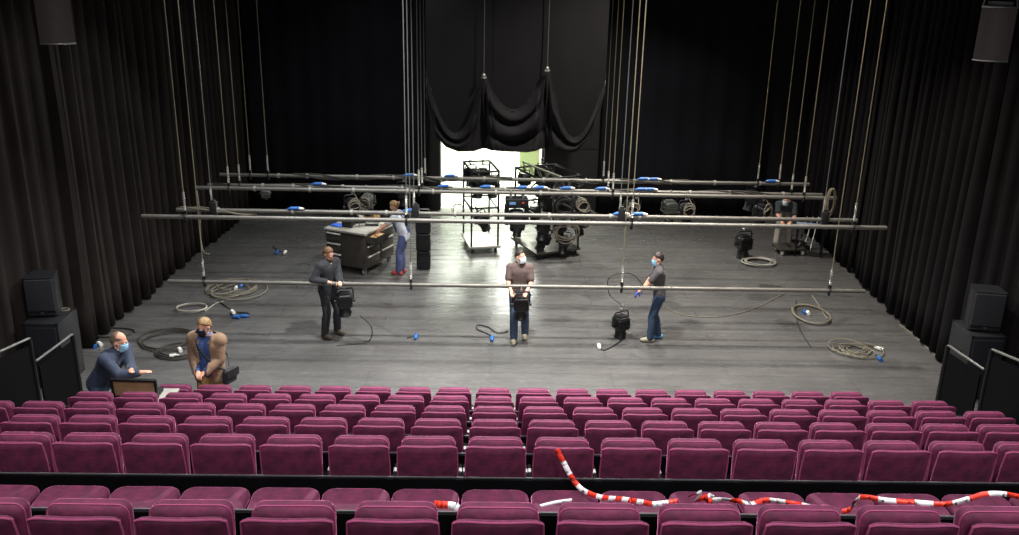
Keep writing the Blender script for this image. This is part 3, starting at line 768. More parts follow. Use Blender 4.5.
coil(G(854, 351), .27, .24, 6, .011, cable_pale, 'flattened pale cable tangle with blue plug near the right curtain', 17, [(880, 359, 'b'), (880, 349, 'w')], tail=[G(868, 346), G(878, 348)], mess=.6)
coil(G(760, 264), .34, .26, 6, .013, white_cable, 'white cable heap on the floor beside the standing lamp', 18, mess=.2)
coil(G(112, 333), .4, .2, 1, .014, cable_m, 'dark cable arc by the left curtain behind the bald man', 19, [(95, 346, 'b'), (100, 344, 'w')], mess=.2)
def loose(pts, r, m_, label, plugs=()):
    c = pts[0]; root = empty('loose_cable', (c.x, c.y, 0), 0, label, 'cable')
    MB().tube([p-V((c.x, c.y, 0)) for p in smooth_path(pts, 8)], r, 6).build('cable', m_, root)
    for u, v, mm in plugs:
        p = G(u, v, .035)-c
        MB().cyl((p.x, p.y-.06, .035), (p.x, p.y+.06, .035), .034, n=10).cyl((p.x, p.y-.11, .03), (p.x, p.y-.06, .035), .02, .03, n=8).build('plug', blue_plug if mm == 'b' else white_plug, root)
def fl(*uv, z=.012): return [G(u, v, z) for u, v in uv]
loose(fl((508, 331), (498, 333), (488, 327), (478, 325), (477, 329), (486, 333), (492, 336)), .012, cable_dark, 'dark looping cable with blue plug left of the middle man', [(492, 338, 'b')])
loose(fl((407, 338), (411, 337), (414, 336.5)), .010, cable_dark, 'blue plug lying alone on the bare floor in front of the pipes', [(416, 336, 'b')])
loose(fl((600, 347), (604, 350), (613, 346), (622, 340)), .012, cable_dark, 'short dark cable end on the floor left of the standing lamp', [(599, 346, 'w')])
loose(fl((663, 303), (672, 311), (690, 316), (715, 317), (740, 313), (760, 306), (785, 293)), .009, cable_pale, 'long pale cable sweeping across the floor right of the men')
loose(fl((796, 300), (797, 320), (802, 333), (811, 347)), .008, cable_dark, 'thin dark cable running forward from the oval pale loop')
loose(fl((900, 325), (912, 334), (925, 346), (938, 358)), .014, cable_pale, 'pale cable running along the foot of the right curtain')
p = G(344, 342); loose([V((p.x+.3, 15.0, .5)), V((p.x+.5, 14.95, .3)), V((p.x+.45, 14.9, .06)), V((p.x+.1, 14.85, .012)), V((p.x-.1, 14.8, .012))], .009, cable_dark, 'thin cable trailing from the lamp of the bearded man')
loose(fl((273, 246), (277, 250), (283, 252)), .012, cable_dark, 'short cable with white and blue plugs on the upstage left floor', [(277, 252, 'b'), (285, 252, 'w')])
# rope bundle hanging at the right end
Yc, Zc, _ = BAT['C']
rb = empty('rope_bundle', (at(828, 219, 15.9).x, 15.86, 2.2), 0, 'pale rope bundle looped over the right end of the pipes', 'rope')
for q in range(6):
    a = .5*q; w = .06+.015*q; l = .45+.05*(q % 3)
    MB().tube([(w*math.cos(t)*math.cos(a*.4)+.02*math.sin(q*2.), .05*math.sin(a)+.02*math.cos(t), .30-l/2+.22+l/2*math.sin(t)) for t in [2*PI*i/24 for i in range(24)]], .008, 6, closed=True).build('loop', rope_m, rb)
# trailing wire from left rope end
o = MB().tube(smooth_path([at(197, 190, 16.88), at(200, 215, 16.6), at(201, 240, 16.5), at(204, 252, 16.4), at(210, 254, 16.4)], 6), .008, 6).build('hanging_cable', cable_pale)
tag(o, 'thin cable dangling in a hook below the left end of the pipes', 'cable')

# ------------------------------------------------------------------ dolly and bent man's bench
p = G(790, 254)
dl = empty('dolly', (p.x, p.y+.1, 0), .1, 'low grey wheeled dolly in front of the bent man', 'dolly')
MB().box((0, 0, .14), (.66, .5, .05), bevel=.012).build('deck', cart_m, dl)
for sx in (-1, 1):
    for s_y in (-1, 1):
        MB().cyl((sx*.25-.02, s_y*.18, .055), (sx*.25+.02, s_y*.18, .055), .055, n=12).box((sx*.25, s_y*.18, .105), (.06, .06, .03), bevel=.005).build('caster', white_plug, dl)
for q in range(3):
    p2 = (p.x+.36+.14*q, p.y+.25, 0)
    o = MB().cyl((p2[0]-.12, p2[1]-.1, .16 if q < 2 else .02), (p2[0]+.18, p2[1]+.45, .72), .018, n=8).build('metal_tube', alu)
    tag(o, ['pale metal tube leaning beside the dolly, nearest the bent man', 'pale metal tube leaning beside the dolly, in the middle of three', 'pale metal tube leaning nearest the right curtain'][q], 'tube')

# ------------------------------------------------------------------ flight case with the bald man
tb = empty('side_table', (-4.60, 10.86, TH+.0), 0, 'low pale grey table carrying the brown flight case, between the first two rows', 'table')
MB().box((0, 0, .515), (.90, .46, .03), bevel=.008).build('table_top', grey_top, tb)
for sx in (-1, 1):
    for s_y in (-1, 1): MB().cyl((sx*.42, s_y*.18, 0), (sx*.42, s_y*.18, .502), .018, n=8).build('leg', black_metal, tb)
cs = empty('flight_case', (-4.62, 10.80, TH+.531), -.03, 'brown-backed flight case with dark edges that the bald man leans on', 'flight case')
MB().box((0, .13, .03), (.56, .2, .055), bevel=.012).build('base', black_plastic, cs)
ld = MB().box((0, .0, .14), (.54, .03, .26), rot=Euler((.10, 0, 0)), bevel=.004).build('lid', brown_panel, cs)
e = MB()
for (x, z, w, h) in ((0, .268, .59, .028), (0, .014, .59, .028), (-.285, .14, .028, .27), (.285, .14, .028, .27)): e.box((x, -.014-.10*(z-.14), z), (w, .05, h), rot=Euler((.10, 0, 0)), bevel=.006)
e.build('edge_rail', black_metal, ld)

# ------------------------------------------------------------------ barrier tape
def tape(pts, label, name='barrier_tape', w=.042, seed=0, cell=.11, tw=.05, start=0):
    P = smooth_path(pts, 10); mb = MB(); L = 0; vs = []; ml = []
    for i, q in enumerate(P):
        t = (P[min(i+1, len(P)-1)]-P[max(i-1, 0)]).normalized()
        up = V((0, 0, 1))-t*t.z
        if up.length < .3: up = V((0, 1, 0))-t*t.y
        up.normalize(); sd = t.cross(up)
        a = -.6+tw*math.sin(i*.19+seed)+tw*1.2*noise.noise(V((i*.05, seed, 0)))
        d_ = up*math.cos(a)+sd*math.sin(a)
        wq = w*q.y/6.4; vs += [q-d_*wq/2, q+d_*wq/2]
        if i: L += (q-P[i-1]).length
        ml.append((int(L/cell)+start) % 2)
    for i in range(len(P)-1): mb.add([vs[2*i], vs[2*i+1], vs[2*i+3], vs[2*i+2]], [(0, 1, 2, 3)], ml[i], False)
    o = mb.build(name, [tape_red, tape_white])
    bm = bmesh.new(); bm.from_mesh(o.data); bmesh.ops.remove_doubles(bm, verts=bm.verts, dist=1e-5); bm.to_mesh(o.data); bm.free()
    o.modifiers.new('t', 'SOLIDIFY').thickness = .0012
    return tag(o, label, 'barrier tape')
Yt = 4.62
tape([at(557, 449, 6.40), at(564, 463, 6.36), at(573, 479, 6.32), at(583, 490, 6.25), at(600, 497, 6.05), at(622, 499, 5.75), at(642, 502, 5.5), at(652, 504, 5.4), at(664, 503, 5.4), at(678, 501, 5.4)],
     'red and white tape draped from a fifth-row seat down to the rearmost row', seed=1)
tape([at(690, 496, 4.6), at(700, 492, 4.5), at(696, 500, 4.55), at(712, 495, 4.5), at(706, 501, 4.6), at(722, 499, 4.55), at(738, 501, 4.6), at(752, 503, 4.65), at(768, 500, 4.7), at(790, 503, 4.62), at(812, 506, 4.66)],
     'crumpled knot of red and white tape behind the rearmost row', seed=4, tw=1.0)
tape([at(842, 512, 4.9), at(852, 508, 4.9), at(856, 499, 4.7), at(866, 497, 4.62), at(885, 500, 4.6), at(915, 502, 4.6), at(945, 504, 4.6), at(968, 499, 4.6), at(985, 494, 4.6), at(1005, 494, 4.6), at(1024, 498, 4.6)],
     'red and white tape stretched along the right end of the rearmost row', seed=2, tw=.25)
tape([at(540, 506, 5.6), at(552, 503, 5.6), at(563, 501, 5.6), at(572, 500, 5.6)], 'short pale tape end left of the draped tape', seed=3, w=.025, cell=.4, start=1)
tape([at(434, 504, 5.35), at(446, 505, 5.3), at(455, 506, 5.3), at(459, 510, 5.3)], 'small orange and white tape scrap on a folded seat', seed=5, w=.06, cell=.11)

# ------------------------------------------------------------------ people
def ik(a, b, l1, l2, pole):
    a, b = V(a), V(b); d = b-a; L = d.length
    if L > (l1+l2)*.998: b = a+d.normalized()*(l1+l2)*.998; d = b-a; L = d.length
    x = (l1*l1-l2*l2+L*L)/(2*L); h = math.sqrt(max(l1*l1-x*x, 0)); t = d.normalized()
    p = V(pole)-t*t.dot(V(pole)); p.normalize()
    return a+t*x+p*h, b
def capsule(mb, a, b, r0, r1, n=14):
    a, b = V(a), V(b); d = b-a
    if d.length < 1e-6: return mb.ell(a, (r0, r0, r0))
    t = d.normalized(); L = d.length; prof = []
    for k in range(6): th = -PI/2+PI/2*k/5; prof.append((max(r0*math.cos(th), 1e-4), r0*math.sin(th)))
    for k in range(6): th = PI/2*k/5; prof.append((max(r1*math.cos(th), 1e-4), L+r1*math.sin(th)))
    q = V((0, 0, 1)).rotation_difference(t).to_matrix().to_4x4()
    return mb.lathe(prof, n, M=Matrix.Translation(a) @ q)
def remesh(mb, name, m_, parent, voxel, smooth=6, cut=None, solid=0.):
    me = mb.mesh(name+'_src', m_); o = bpy.data.objects.new(name, me); COL.objects.link(o)
    r = o.modifiers.new('r', 'REMESH'); r.mode = 'VOXEL'; r.voxel_size = voxel; r.use_smooth_shade = True
    s = o.modifiers.new('s', 'SMOOTH'); s.iterations = smooth; s.factor = .5
    dg = bpy.context.evaluated_depsgraph_get(); ev = o.evaluated_get(dg)
    nm = bpy.data.meshes.new_from_object(ev); o.modifiers.clear(); o.data = nm; bpy.data.meshes.remove(me)
    nm.materials.clear()
    for x in (m_ if isinstance(m_, (list, tuple)) else [m_]): nm.materials.append(x)
    if cut:
        bm = bmesh.new(); bm.from_mesh(nm); bmesh.ops.delete(bm, geom=[f for f in bm.faces if cut(f.calc_center_median())], context='FACES'); bm.to_mesh(nm); bm.free()
    for p_ in nm.polygons: p_.use_smooth = True
    if solid:
        so = o.modifiers.new('t', 'SOLIDIFY'); so.thickness = solid; so.offset = 1
    if parent is not None: o.parent = parent
    return o
def person(loc, yaw, label, feet, hands, ph=.96, lean=0., side=0., hipy=0., head=(0, 0, 0), top=None, bottom=None, sleeve='long', shoes=None, hair=None, mask=None,
           jacket=None, scale=1., kneepole=(0, 1, 0), elbow=None, gloves=None, beard=None, bald=False, grip=.6, bun=False, bulk=0., collar=None, fold=None, toes=None, hem=0.):
    root = empty('person', loc, yaw, label, 'person'); root.scale = (scale,)*3
    hip = V((0, hipy, ph)); up = V((math.sin(side), math.sin(lean)*math.cos(side), math.cos(lean)*math.cos(side))).normalized()
    fwd = V((0, math.cos(lean), -math.sin(lean))); rt = fwd.cross(up).normalized()
    mid = hip+up*.22; chest = hip+up*.40; shc = hip+up*.485; neck = hip+up*.56
    hr = Euler((-head[0], -head[2], head[1])).to_matrix()      # pitch down positive, yaw left positive
    hc = neck+(up*.35+V((0, 0, .65))).normalized()*.125+fwd*.015
    hips = [hip+V((s*.092, 0, -.03)) for s in (-1, 1)]; ank = [V((f[0], f[1], .085+(f[2] if len(f) > 2 else 0))) for f in feet]
    legs = [(h,)+ik(h, a, .435, .425, V(kneepole)+V((s*.12, 0, 0))) for h, a, s in zip(hips, ank, (-1, 1))]
    shs = [shc+rt*(s*.185) for s in (-1, 1)]
    arms = []
    for i, s in enumerate((-1, 1)):
        pole = V(elbow[i]) if elbow else V((s*.5, -.6, -.6)); arms.append((shs[i],)+ik(shs[i], V(hands[i]), .29, .255, pole))
    toes = toes or [(0, .0), (0, .0)]
    def fdir(i): a = math.radians(toes[i][0] if isinstance(toes[i], tuple) else toes[i]); return V((math.sin(a), math.cos(a), 0))
    def torso(mb, e, lowr=.0):
        for s in (-1, 1):
            capsule(mb, hip+rt*s*.07-up*.03, mid+rt*s*.055, .105+e, .095+e); capsule(mb, mid+rt*s*.055, chest+rt*s*.075, .098+e, .112+e)
            capsule(mb, chest+rt*s*.075, shc+rt*s*.09-up*.02, .108+e, .085+e)
        capsule(mb, shs[0]-up*.01, shs[1]-up*.01, .062+e, .062+e)
        capsule(mb, shc+rt*.1, neck-up*.02, .065+e, .055+e*.6); capsule(mb, shc-rt*.1, neck-up*.02, .065+e, .055+e*.6)
    def legsb(mb, e, to=1.0, flare=0.):
        for h, k, a in legs:
            capsule(mb, h, k, .092+e, .06+e); a2 = k.lerp(a, to); mdc = k.lerp(a, .35)
            capsule(mb, k, mdc-V((0, .012, 0)), .06+e, .056+e+flare*.5); capsule(mb, mdc-V((0, .012, 0)), a2, .056+e+flare*.5, .04+e+flare)
    def armsb(mb, e, to=1.0, half=False):
        for s_, el, w in arms:
            if half: capsule(mb, s_, s_.lerp(el, .72), .056+e, .052+e*1.5); continue
            capsule(mb, s_, el, .055+e, .044+e); capsule(mb, el, el.lerp(w, to), .044+e, .031+e)
    b = MB(); torso(b, 0); legsb(b, 0); armsb(b, 0)
    capsule(b, neck-up*.03, hc-V((0, 0, .05)), .056, .054)
    def HM(p): return hc+hr @ V(p)
    b.ell(hc+hr @ V((0, -.008, .02)), (.076, .097, .105), hr); b.ell(HM((0, .022, -.055)), (.058, .068, .065), hr)
    b.ell(HM((0, .095, -.018)), (.014, .02, .024), hr); b.ell(HM((0, .068, -.095)), (.025, .022, .02), hr)
    b.ell(HM((0, .078, -.066)), (.026, .014, .012), hr); b.ell(HM((0, .082, .028)), (.05, .012, .012), hr)
    for s in (-1, 1): b.ell(HM((s*.078, -.012, -.008)), (.012, .022, .034), hr)
    hg = MB()
    for i, (s_, el, w) in enumerate(arms):
        tgt = hg if gloves else b
        fd = (w-el).normalized(); sg = (-1, 1)[i]
        palm_n = (V((0, 0, -1))-fd*fd.dot(V((0, 0, -1))))
        if palm_n.length < .2: palm_n = V((-sg, 0, 0))-fd*fd.dot(V((-sg, 0, 0)))
        palm_n.normalize(); ac = fd.cross(palm_n).normalized()
        rot = Matrix((ac, fd, palm_n)).transposed()
        tgt.ell(w+fd*.055, (.042, .056, .018), rot); capsule(tgt, w-fd*.02, w+fd*.03, .028, .03)
        for q in range(4):
            base = w+fd*(.095-.006*abs(q-1.5))+ac*(.030-.020*q); ln = (.072, .08, .074, .058)[q]; d0 = fd; pt = base
            for sgm in range(3):
                a = grip*(.55+.35*sgm); d0 = (fd*math.cos(a*(sgm+1)*.75)+palm_n*math.sin(a*(sgm+1)*.75)); nx_ = pt+d0*ln*(.42, .32, .26)[sgm]
                capsule(tgt, pt, nx_, .0095-.0008*sgm, .0088-.0008*sgm, 8); pt = nx_
        inner = ac if ac.dot(V((-sg, 0, 0))) > 0 else -ac
        tb_ = w+fd*.03+inner*.03; t1 = tb_+(inner*.6+fd*.6+palm_n*.35).normalized()*.045; t2 = t1+(fd*.75+palm_n*.6).normalized()*.035
        capsule(tgt, tb_, t1, .013, .011, 8); capsule(tgt, t1, t2, .011, .009, 8)
    for i, (h, k, a) in enumerate(legs):
        d_ = fdir(i); capsule(b, a-d_*.04-V((0, 0, .04)), a+d_*.13-V((0, 0, .052)), .036, .03)
    remesh(b, 'body', skin_m, root, .0085, 5)
    if gloves: remesh(hg, 'gloves', gloves, root, .0075, 3)
    # clothes
    t = MB(); torso(t, .016); armsb(t, .013, .93, sleeve == 'short')
    capsule(t, hip-rt*.06-up*(.06+hem), hip+rt*.06-up*(.06+hem), .122, .122)
    if bulk: torso(t, .016+bulk); armsb(t, .013+bulk*.8, .93, sleeve == 'short')
    remesh(t, 'shirt', top, root, .013, 5)
    t = MB(); legsb(t, .016, .97, .018)
    for s in (-1, 1): capsule(t, hip+rt*s*.065-up*.0, hip+V((s*.08, 0, -.05)), .122, .118)
    remesh(t, 'trousers', bottom, root, .013, 4)
    for i, (h, k, a) in enumerate(legs):
        d_ = fdir(i); s = MB(); capsule(s, a-d_*.045-V((0, 0, .035)), a+d_*.06-V((0, 0, .03)), .05, .052); capsule(s, a+d_*.06-V((0, 0, .038)), a+d_*.15-V((0, 0, .045)), .048, .038); capsule(s, a-V((0, 0, .03)), a+V((0, 0, .03)), .05, .048)
        zb_ = a.z-.083
        so = remesh(s, 'shoe', shoes[i] if isinstance(shoes, (list, tuple)) else shoes, root, .012, 3)
        for v_ in so.data.vertices: v_.co.z = max(v_.co.z, zb_)
    if jacket:
        t = MB(); torso(t, .040); armsb(t, .034, 1.0)
        capsule(t, hip-rt*.07-up*.10, hip+rt*.07-up*.10, .152, .152)
        def cut(p_):
            q = p_-hip; h_ = q.dot(up); x = q.dot(rt); y = q.dot(fwd)
            return (y > .02 and abs(x+.01) < .075+.05*max(0, (h_-.1)) and h_ < .56) or h_ > .575 or (h_ < -.2 and abs(x) < .3) or any((p_-w_).length < .05 for _, _, w_ in arms)
        jk = remesh(t, 'jacket', jacket, root, .013, 4, cut=cut, solid=.012)
        c_ = MB()
        for s in (-1, 1): c_.tube([neck+rt*s*.05-up*.01-fwd*.075, neck+rt*s*.085+up*.0, shc+rt*s*.085+fwd*.115-up*.03], .022, 8)
        c_.build('collar', jacket, jk)
    if collar:
        MB().tube([neck-up*.035+rt*(.085*math.sin(a))+fwd*(.085*math.cos(a)-.005)-up*.02*math.cos(a) for a in [2*PI*q/16 for q in range(16)]], .018, 7, closed=True).build('collar', collar, root)
    # hair, mask, eyes
    if hair:
        vs = []; fs = []; nu, nv = 36, 20; keep = {}
        for j in range(nv+1):
            th = PI*.80*j/nv
            for i in range(nu):
                ph_ = 2*PI*i/nu; x, y, z = math.sin(th)*math.cos(ph_), math.sin(th)*math.sin(ph_), math.cos(th)
                nz = 1.0+.07*noise.noise(V((x*5, y*5, z*5)))+(0 if bald else .04*noise.noise(V((x*14, y*14, z*6))))
                k_ = (1.03 if bald else 1.08)*nz
                vs.append(hc+hr @ V((x*.079*k_, -.010+y*.100*k_, .02+z*.109*k_)))
                lim = (.72 if bald else .60) if y > .55 else (.30 if y > .1 else (-.12 if y > -.3 else -.62))
                keep[j*nu+i] = z > lim+.08*noise.noise(V((i*.7, j*.3, 1))) and not (bald and z > .55 and y > -.2)
        for j in range(nv):
            for i in range(nu):
                q = (j*nu+i, (j+1)*nu+i, (j+1)*nu+(i+1) % nu, j*nu+(i+1) % nu)
                if sum(keep[k_] for k_ in q) >= 3: fs.append(q)
        h_ = MB().add(vs, fs); ho = h_.build('hair', hair, root); so = ho.modifiers.new('t', 'SOLIDIFY'); so.thickness = .008 if bald else .016; so.offset = -1
        if bun: MB().ell(HM((0, -.125, .01)), (.045, .045, .06), hr).build('ponytail', hair, root)
    if mask or beard:
        vs = []; fs = []; na, nz_ = 14, 8
        for j in range(nz_+1):
            z = -.115+.112*j/nz_
            for i in range(na+1):
                a = math.radians(-66+132*i/na); rad = 1.0
                bul = .022*math.cos(a)*math.sin(PI*(j+1.2)/(nz_+2))
                vs.append(hc+hr @ V((math.sin(a)*(.080-.012*(1-j/nz_)), .012+math.cos(a)*(.092)+bul, z+.012*math.cos(a*1.2))))
        for j in range(nz_):
            for i in range(na): fs.append((j*(na+1)+i, j*(na+1)+i+1, (j+1)*(na+1)+i+1, (j+1)*(na+1)+i))
        if mask:
            mo = MB().add(vs, fs).build('face_mask', mask, root); mo.modifiers.new('t', 'SOLIDIFY').thickness = .004
            st_ = MB()
            for s in (-1, 1): st_.tube([HM((s*.074, .05, -.02)), HM((s*.086, .0, .015)), HM((s*.088, -.02, -.01)), HM((s*.080, .0, -.05)), HM((s*.070, .045, -.085))], .0022, 5)
            st_.build('ear_loop', white_plug, mo)
        else:
            vs2 = [hc+(v_-hc)*.965 for v_ in vs]; MB().add(vs2, [f for n_, f in enumerate(fs) if n_ < na*5]).build('beard', beard, root).modifiers.new('t', 'SOLIDIFY').thickness = .012
    for s in (-1, 1):
        e_ = MB().ell(HM((s*.032, .083, .008)), (.013, .009, .009), hr, mi=0, nu=10, nv=8); e_.ell(HM((s*.032, .0905, .008)), (.0058, .003, .0058), hr, mi=1, nu=8, nv=6)
        e_.build('eye', [tape_white, black_plastic], root)
    return root, dict(hip=hip, up=up, fwd=fwd, rt=rt, neck=neck, shc=shc, arms=arms)
def cloth(name, rgb, **k): return mat(name, rgb, k.pop('rough', .85), var=k.pop('var', .12), scale=k.pop('scale', 7), bump=.5, bscale=k.pop('bscale', 14), sheen=.15)
navy = cloth('navy_knit', (52, 62, 82)); jeans = cloth('denim', (60, 78, 102), var=.2); jeans_dark = cloth('dark_denim', (40, 60, 84), var=.25)
tan_j = cloth('tan_canvas', (128, 104, 82), var=.2); blue_sw = cloth('blue_sweater', (58, 86, 138)); mustard = cloth('mustard_trousers', (178, 142, 88))
black_c = cloth('black_workwear', (34, 36, 42)); brown_t = cloth('brown_tshirt', (96, 80, 76)); grey_t = cloth('charcoal_tshirt', (74, 70, 72)); dung = cloth('blue_dungarees', (72, 82, 122), var=.2)
white_t = cloth('white_tshirt', (190, 195, 205)); khaki = cloth('pale_trousers', (150, 144, 134)); dark_t = cloth('dark_tshirt', (52, 58, 62))
mask_b = mat('mask_blue', (150, 205, 235), .7); mask_w = mat('mask_white', (222, 232, 238), .7); mask_k = mat('mask_navy', (24, 28, 44), .8)
hair_br = mat('hair_brown', (132, 96, 64), .6, var=.3, scale=40); hair_dk = mat('hair_dark', (46, 36, 34), .55, var=.3, scale=40); hair_bl = mat('hair_blond', (140, 112, 76), .55, var=.25, scale=40); stub = mat('hair_cropped', (120, 98, 82), .8, var=.2, scale=60)
hair_rd = mat('hair_auburn', (98, 70, 46), .6, var=.3, scale=40)
shoe_br = mat('shoe_brown', (92, 84, 70), .6); shoe_bk = mat('shoe_black', (26, 26, 28), .5); shoe_rd = mat('shoe_red', (190, 70, 66), .6); shoe_bl = mat('shoe_blue', (90, 160, 210), .6); shoe_gy = mat('shoe_grey', (160, 150, 130), .6)
glove_b = mat('glove_blue', (50, 80, 170), .7)

# bald man leaning on the case
person((-5.25, 11.33, 0), math.radians(-108), 'bald man in navy sweater and blue mask leaning on the flight case', [(-.12, -.06), (.12, .04)],
       [(.13, .56, 1.245), (.17, .70, 1.245)], ph=.96, lean=math.radians(34), hipy=-.04, head=(.3, .25, 0), top=navy, bottom=jeans, shoes=shoe_bk, hair=stub, bald=True, mask=mask_b, grip=.25, scale=1.06, bulk=.012,
       elbow=[(-.4, -.2, -1), (.5, -.2, -1)])
# man in the tan jacket
_, J = person((-3.97, 11.84, 0), math.radians(172), 'man with tan jacket over blue sweater, navy mask and shoulder bag', [(-.12, 0), (.12, .02)],
       [(-.05, .26, 1.04), (.06, .26, 1.04)], lean=.06, head=(.35, -.5, 0), top=blue_sw, bottom=mustard, shoes=shoe_br, hair=hair_bl, mask=mask_k, jacket=tan_j, grip=1.0, scale=.99, hem=-.05)
bg = empty('shoulder_bag', (-3.97, 11.84, 0), math.radians(172), 'black shoulder bag at the hip of the man in the tan jacket', 'bag')
MB().slab(.23, .22, .08, .04, .03, M=Matrix.Translation((-.29, .02, .88)) @ Matrix.Rotation(1.2, 4, 'Z')).build('pouch', black_c, bg)
MB().slab(.24, .13, .02, .03, .008, M=Matrix.Translation((-.341, .02, .93)) @ Matrix.Rotation(1.2, 4, 'Z')).build('flap', black_plastic, bg)
stp = smooth_path([(-.27, .10, 1.0), (-.18, .185, 1.10), (-.02, .205, 1.26), (.09, .165, 1.42), (.13, .06, 1.52), (.12, -.08, 1.50), (.02, -.18, 1.36), (-.16, -.19, 1.14), (-.27, -.03, 1.0)], 6)
mb = MB()
for i in range(len(stp)-1):
    t = (stp[i+1]-stp[i]).normalized(); up_ = V((0, 0, 1)) if abs(t.z) < .9 else V((0, 1, 0)); out = V((stp[i].x, stp[i].y, 0)).normalized(); sd = t.cross(out).normalized()*.016
    t2 = (stp[min(i+2, len(stp)-1)]-stp[i+1]); t2 = t2.normalized() if t2.length > 1e-6 else t; out2 = V((stp[i+1].x, stp[i+1].y, 0)).normalized(); sd2 = t2.cross(out2).normalized()*.016
    mb.add([stp[i]-sd, stp[i]+sd, stp[i+1]+sd2, stp[i+1]-sd2], [(0, 1, 2, 3)])
o = mb.build('strap', black_c, bg); o.modifiers.new('t', 'SOLIDIFY').thickness = .006
# bearded man in black at the lowest pipe
person((-2.90, 15.27, 0), math.radians(-128), 'bearded man in black workwear gripping the lowest pipe', [(-.15, .04), (.15, .02)],
       [(.05, .38, 1.19), (.21, .20, 1.19)], lean=.05, head=(.45, .15, 0), top=black_c, bottom=black_c, shoes=shoe_br, hair=hair_rd, beard=hair_rd, grip=1.1, hem=.05, elbow=[(-.6, -.5, -.5), (.6, -.5, -.5)], bulk=.022, scale=.95, collar=mat('collar_grey', (150, 148, 142), .8))
# man in the middle
person((.50, 15.2, 0), math.radians(176), 'man in brown T-shirt and white mask carrying a black stage lamp', [(-.12, -.10), (.08, .16)],
       [(-.14, .32, 1.08), (.14, .32, 1.08)], lean=.0, head=(-.05, .8, 0), top=brown_t, bottom=jeans, sleeve='short', shoes=shoe_gy, hair=hair_dk, mask=mask_w, grip=1.0, elbow=[(-.45, -.8, -.4), (.45, -.8, -.4)], scale=.96)
# man reaching to the lamp on the floor
person((2.98, 15.24, 0), math.radians(84), 'man in grey T-shirt and blue gloves reaching toward a lamp', [(-.1, .10), (.1, -.06)],
       [(-.14, .44, .94), (.12, .34, .90)], lean=.10, hipy=-.02, head=(.25, .15, 0), top=grey_t, bottom=jeans_dark, sleeve='short', shoes=[shoe_gy, shoe_bl], hair=hair_dk, mask=mask_b, gloves=glove_b, grip=.9, scale=.95, elbow=[(-.3, -1, -.2), (.3, -1, -.2)])
# woman at the tool cart
person((-1.98, 18.66, 0), math.radians(80), 'woman in blue dungarees and red shoes bending over the tool cart', [(-.1, .0), (.1, -.04)],
       [(-.18, .45, 1.02), (.10, .45, 1.06)], lean=.35, hipy=-.12, head=(.5, .0, 0), top=white_t, bottom=dung, sleeve='short', shoes=shoe_rd, hair=hair_bl, grip=.6, scale=.93, bun=True)
wroot = [o_ for o_ in ALL() if o_.get('label', '').startswith('woman')][0]
bb = MB(); u_, f_ = V((0, math.sin(.35), math.cos(.35))), V((0, math.cos(.35), -math.sin(.35))); hp = V((0, -.12, .96))
bb.slab(.25, .30, .02, .03, .008, M=Matrix.Translation(hp+u_*.27+f_*.128) @ Matrix.Rotation(-.35, 4, 'X'))
for s in (-1, 1): bb.tube(smooth_path([hp+u_*.40+f_*.13+V((s*.09, 0, 0)), hp+u_*.53+f_*.05+V((s*.09, 0, 0)), hp+u_*.50-f_*.10+V((s*.08, 0, 0)), hp+u_*.2-f_*.125+V((s*.03, 0, 0)), hp+u_*.03-f_*.135+V((s*.05, 0, 0))], 5), .016, 6)
bb.build('bib', dung, wroot)
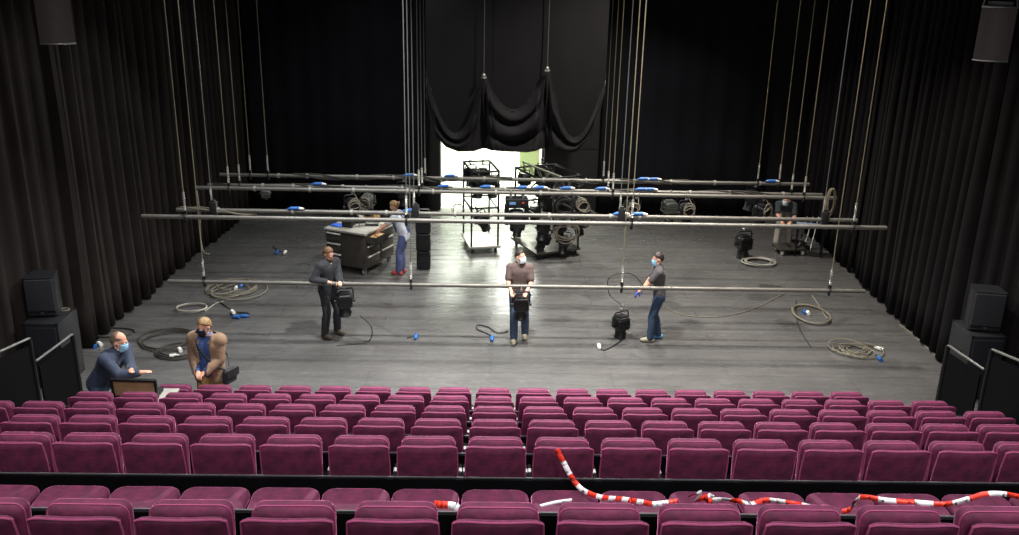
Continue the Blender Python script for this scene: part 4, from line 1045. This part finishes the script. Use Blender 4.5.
# man bent over at the far right
person((7.02, 21.05, 0), math.radians(160), 'man in dark T-shirt and pale trousers bent over a small table by the right curtain', [(-.16, .05), (.14, .20)],
       [(-.16, .62, .80), (.06, .62, .80)], ph=.92, lean=1.15, hipy=-.2, head=(.1, -.5, 0), top=dark_t, bottom=khaki, sleeve='short', shoes=shoe_br, hair=hair_dk, mask=mask_w, grip=.8, scale=.98)
tt = empty('work_table', (7.42, 20.32, 0), math.radians(-15), 'small pale-topped table under the hands of the bent man', 'table')
MB().box((0, 0, .735), (.66, .36, .03), bevel=.008).build('table_top', mat('table_blue_grey', (150, 165, 185), .4), tt)
for sx in (-1, 1):
    for s_y in (-1, 1): MB().cyl((sx*.29, s_y*.14, 0), (sx*.29, s_y*.14, .725), .015, n=8).build('leg', black_metal, tt)

# ------------------------------------------------------------------ lights
def area(name, loc, tgt, size, power, color=(1, 1, 1), sy_=None, spread=180):
    l = bpy.data.lights.new(name, 'AREA'); l.energy = power; l.color = color; l.size = size; l.spread = math.radians(spread)
    if sy_: l.shape = 'RECTANGLE'; l.size_y = sy_
    o = bpy.data.objects.new(name, l); COL.objects.link(o); o.location = loc; o.rotation_euler = (V(tgt)-V(loc)).to_track_quat('-Z', 'Y').to_euler(); return o
W = bpy.data.worlds.new('world'); sc.world = W; W.use_nodes = True
W.node_tree.nodes['Background'].inputs[0].default_value = (.9, .95, 1, 1); W.node_tree.nodes['Background'].inputs[1].default_value = .02
for x, y, p_, c in ((-2.6, 20.5, 75, (.92, .96, 1)), (3.4, 19.8, 290, (1, .94, .86)), (-3.8, 14.8, 120, (.92, .96, 1)), (4.2, 14.8, 260, (1, .91, .80)), (.4, 13.0, 600, (.99, .98, .95))):
    area('work_light', (x, y, 8.5), (x*.8, y-1.2, 0), .28, p_*1.3, c, spread=112)
for x, y in ((-4, 4.5), (0.5, 4.5), (5, 4.5), (-3, 8.5), (4, 8.5)):
    area('house_light', (x, y, 8.6), (x, y+.3, 0), .5, 135, (1, .96, .97), spread=130)
for x in (-3.5, .5, 4.5):
    area('house_light', (x, -1.5, 8.4), (x, 4.5, 2.5), .5, 55, (1, .96, .95), spread=120)
area('dock_light', (-1.2, 27.0, 4.6), (-1.2, 27, 0), 2.5, 520, (.97, 1, .93)); area('dock_light', (1.4, 29.5, 4.6), (1.4, 29, 0), 2.5, 620, (.97, 1, .93))
area('dock_light', (-.6, 25.2, 4.4), (-1.3, 19.5, 0), .8, 480, (.96, 1, .86))
sc.view_settings.view_transform = 'Standard'; sc.view_settings.look = 'None'; sc.view_settings.exposure = 0; sc.view_settings.gamma = 1
sc.view_settings.use_curve_mapping = False
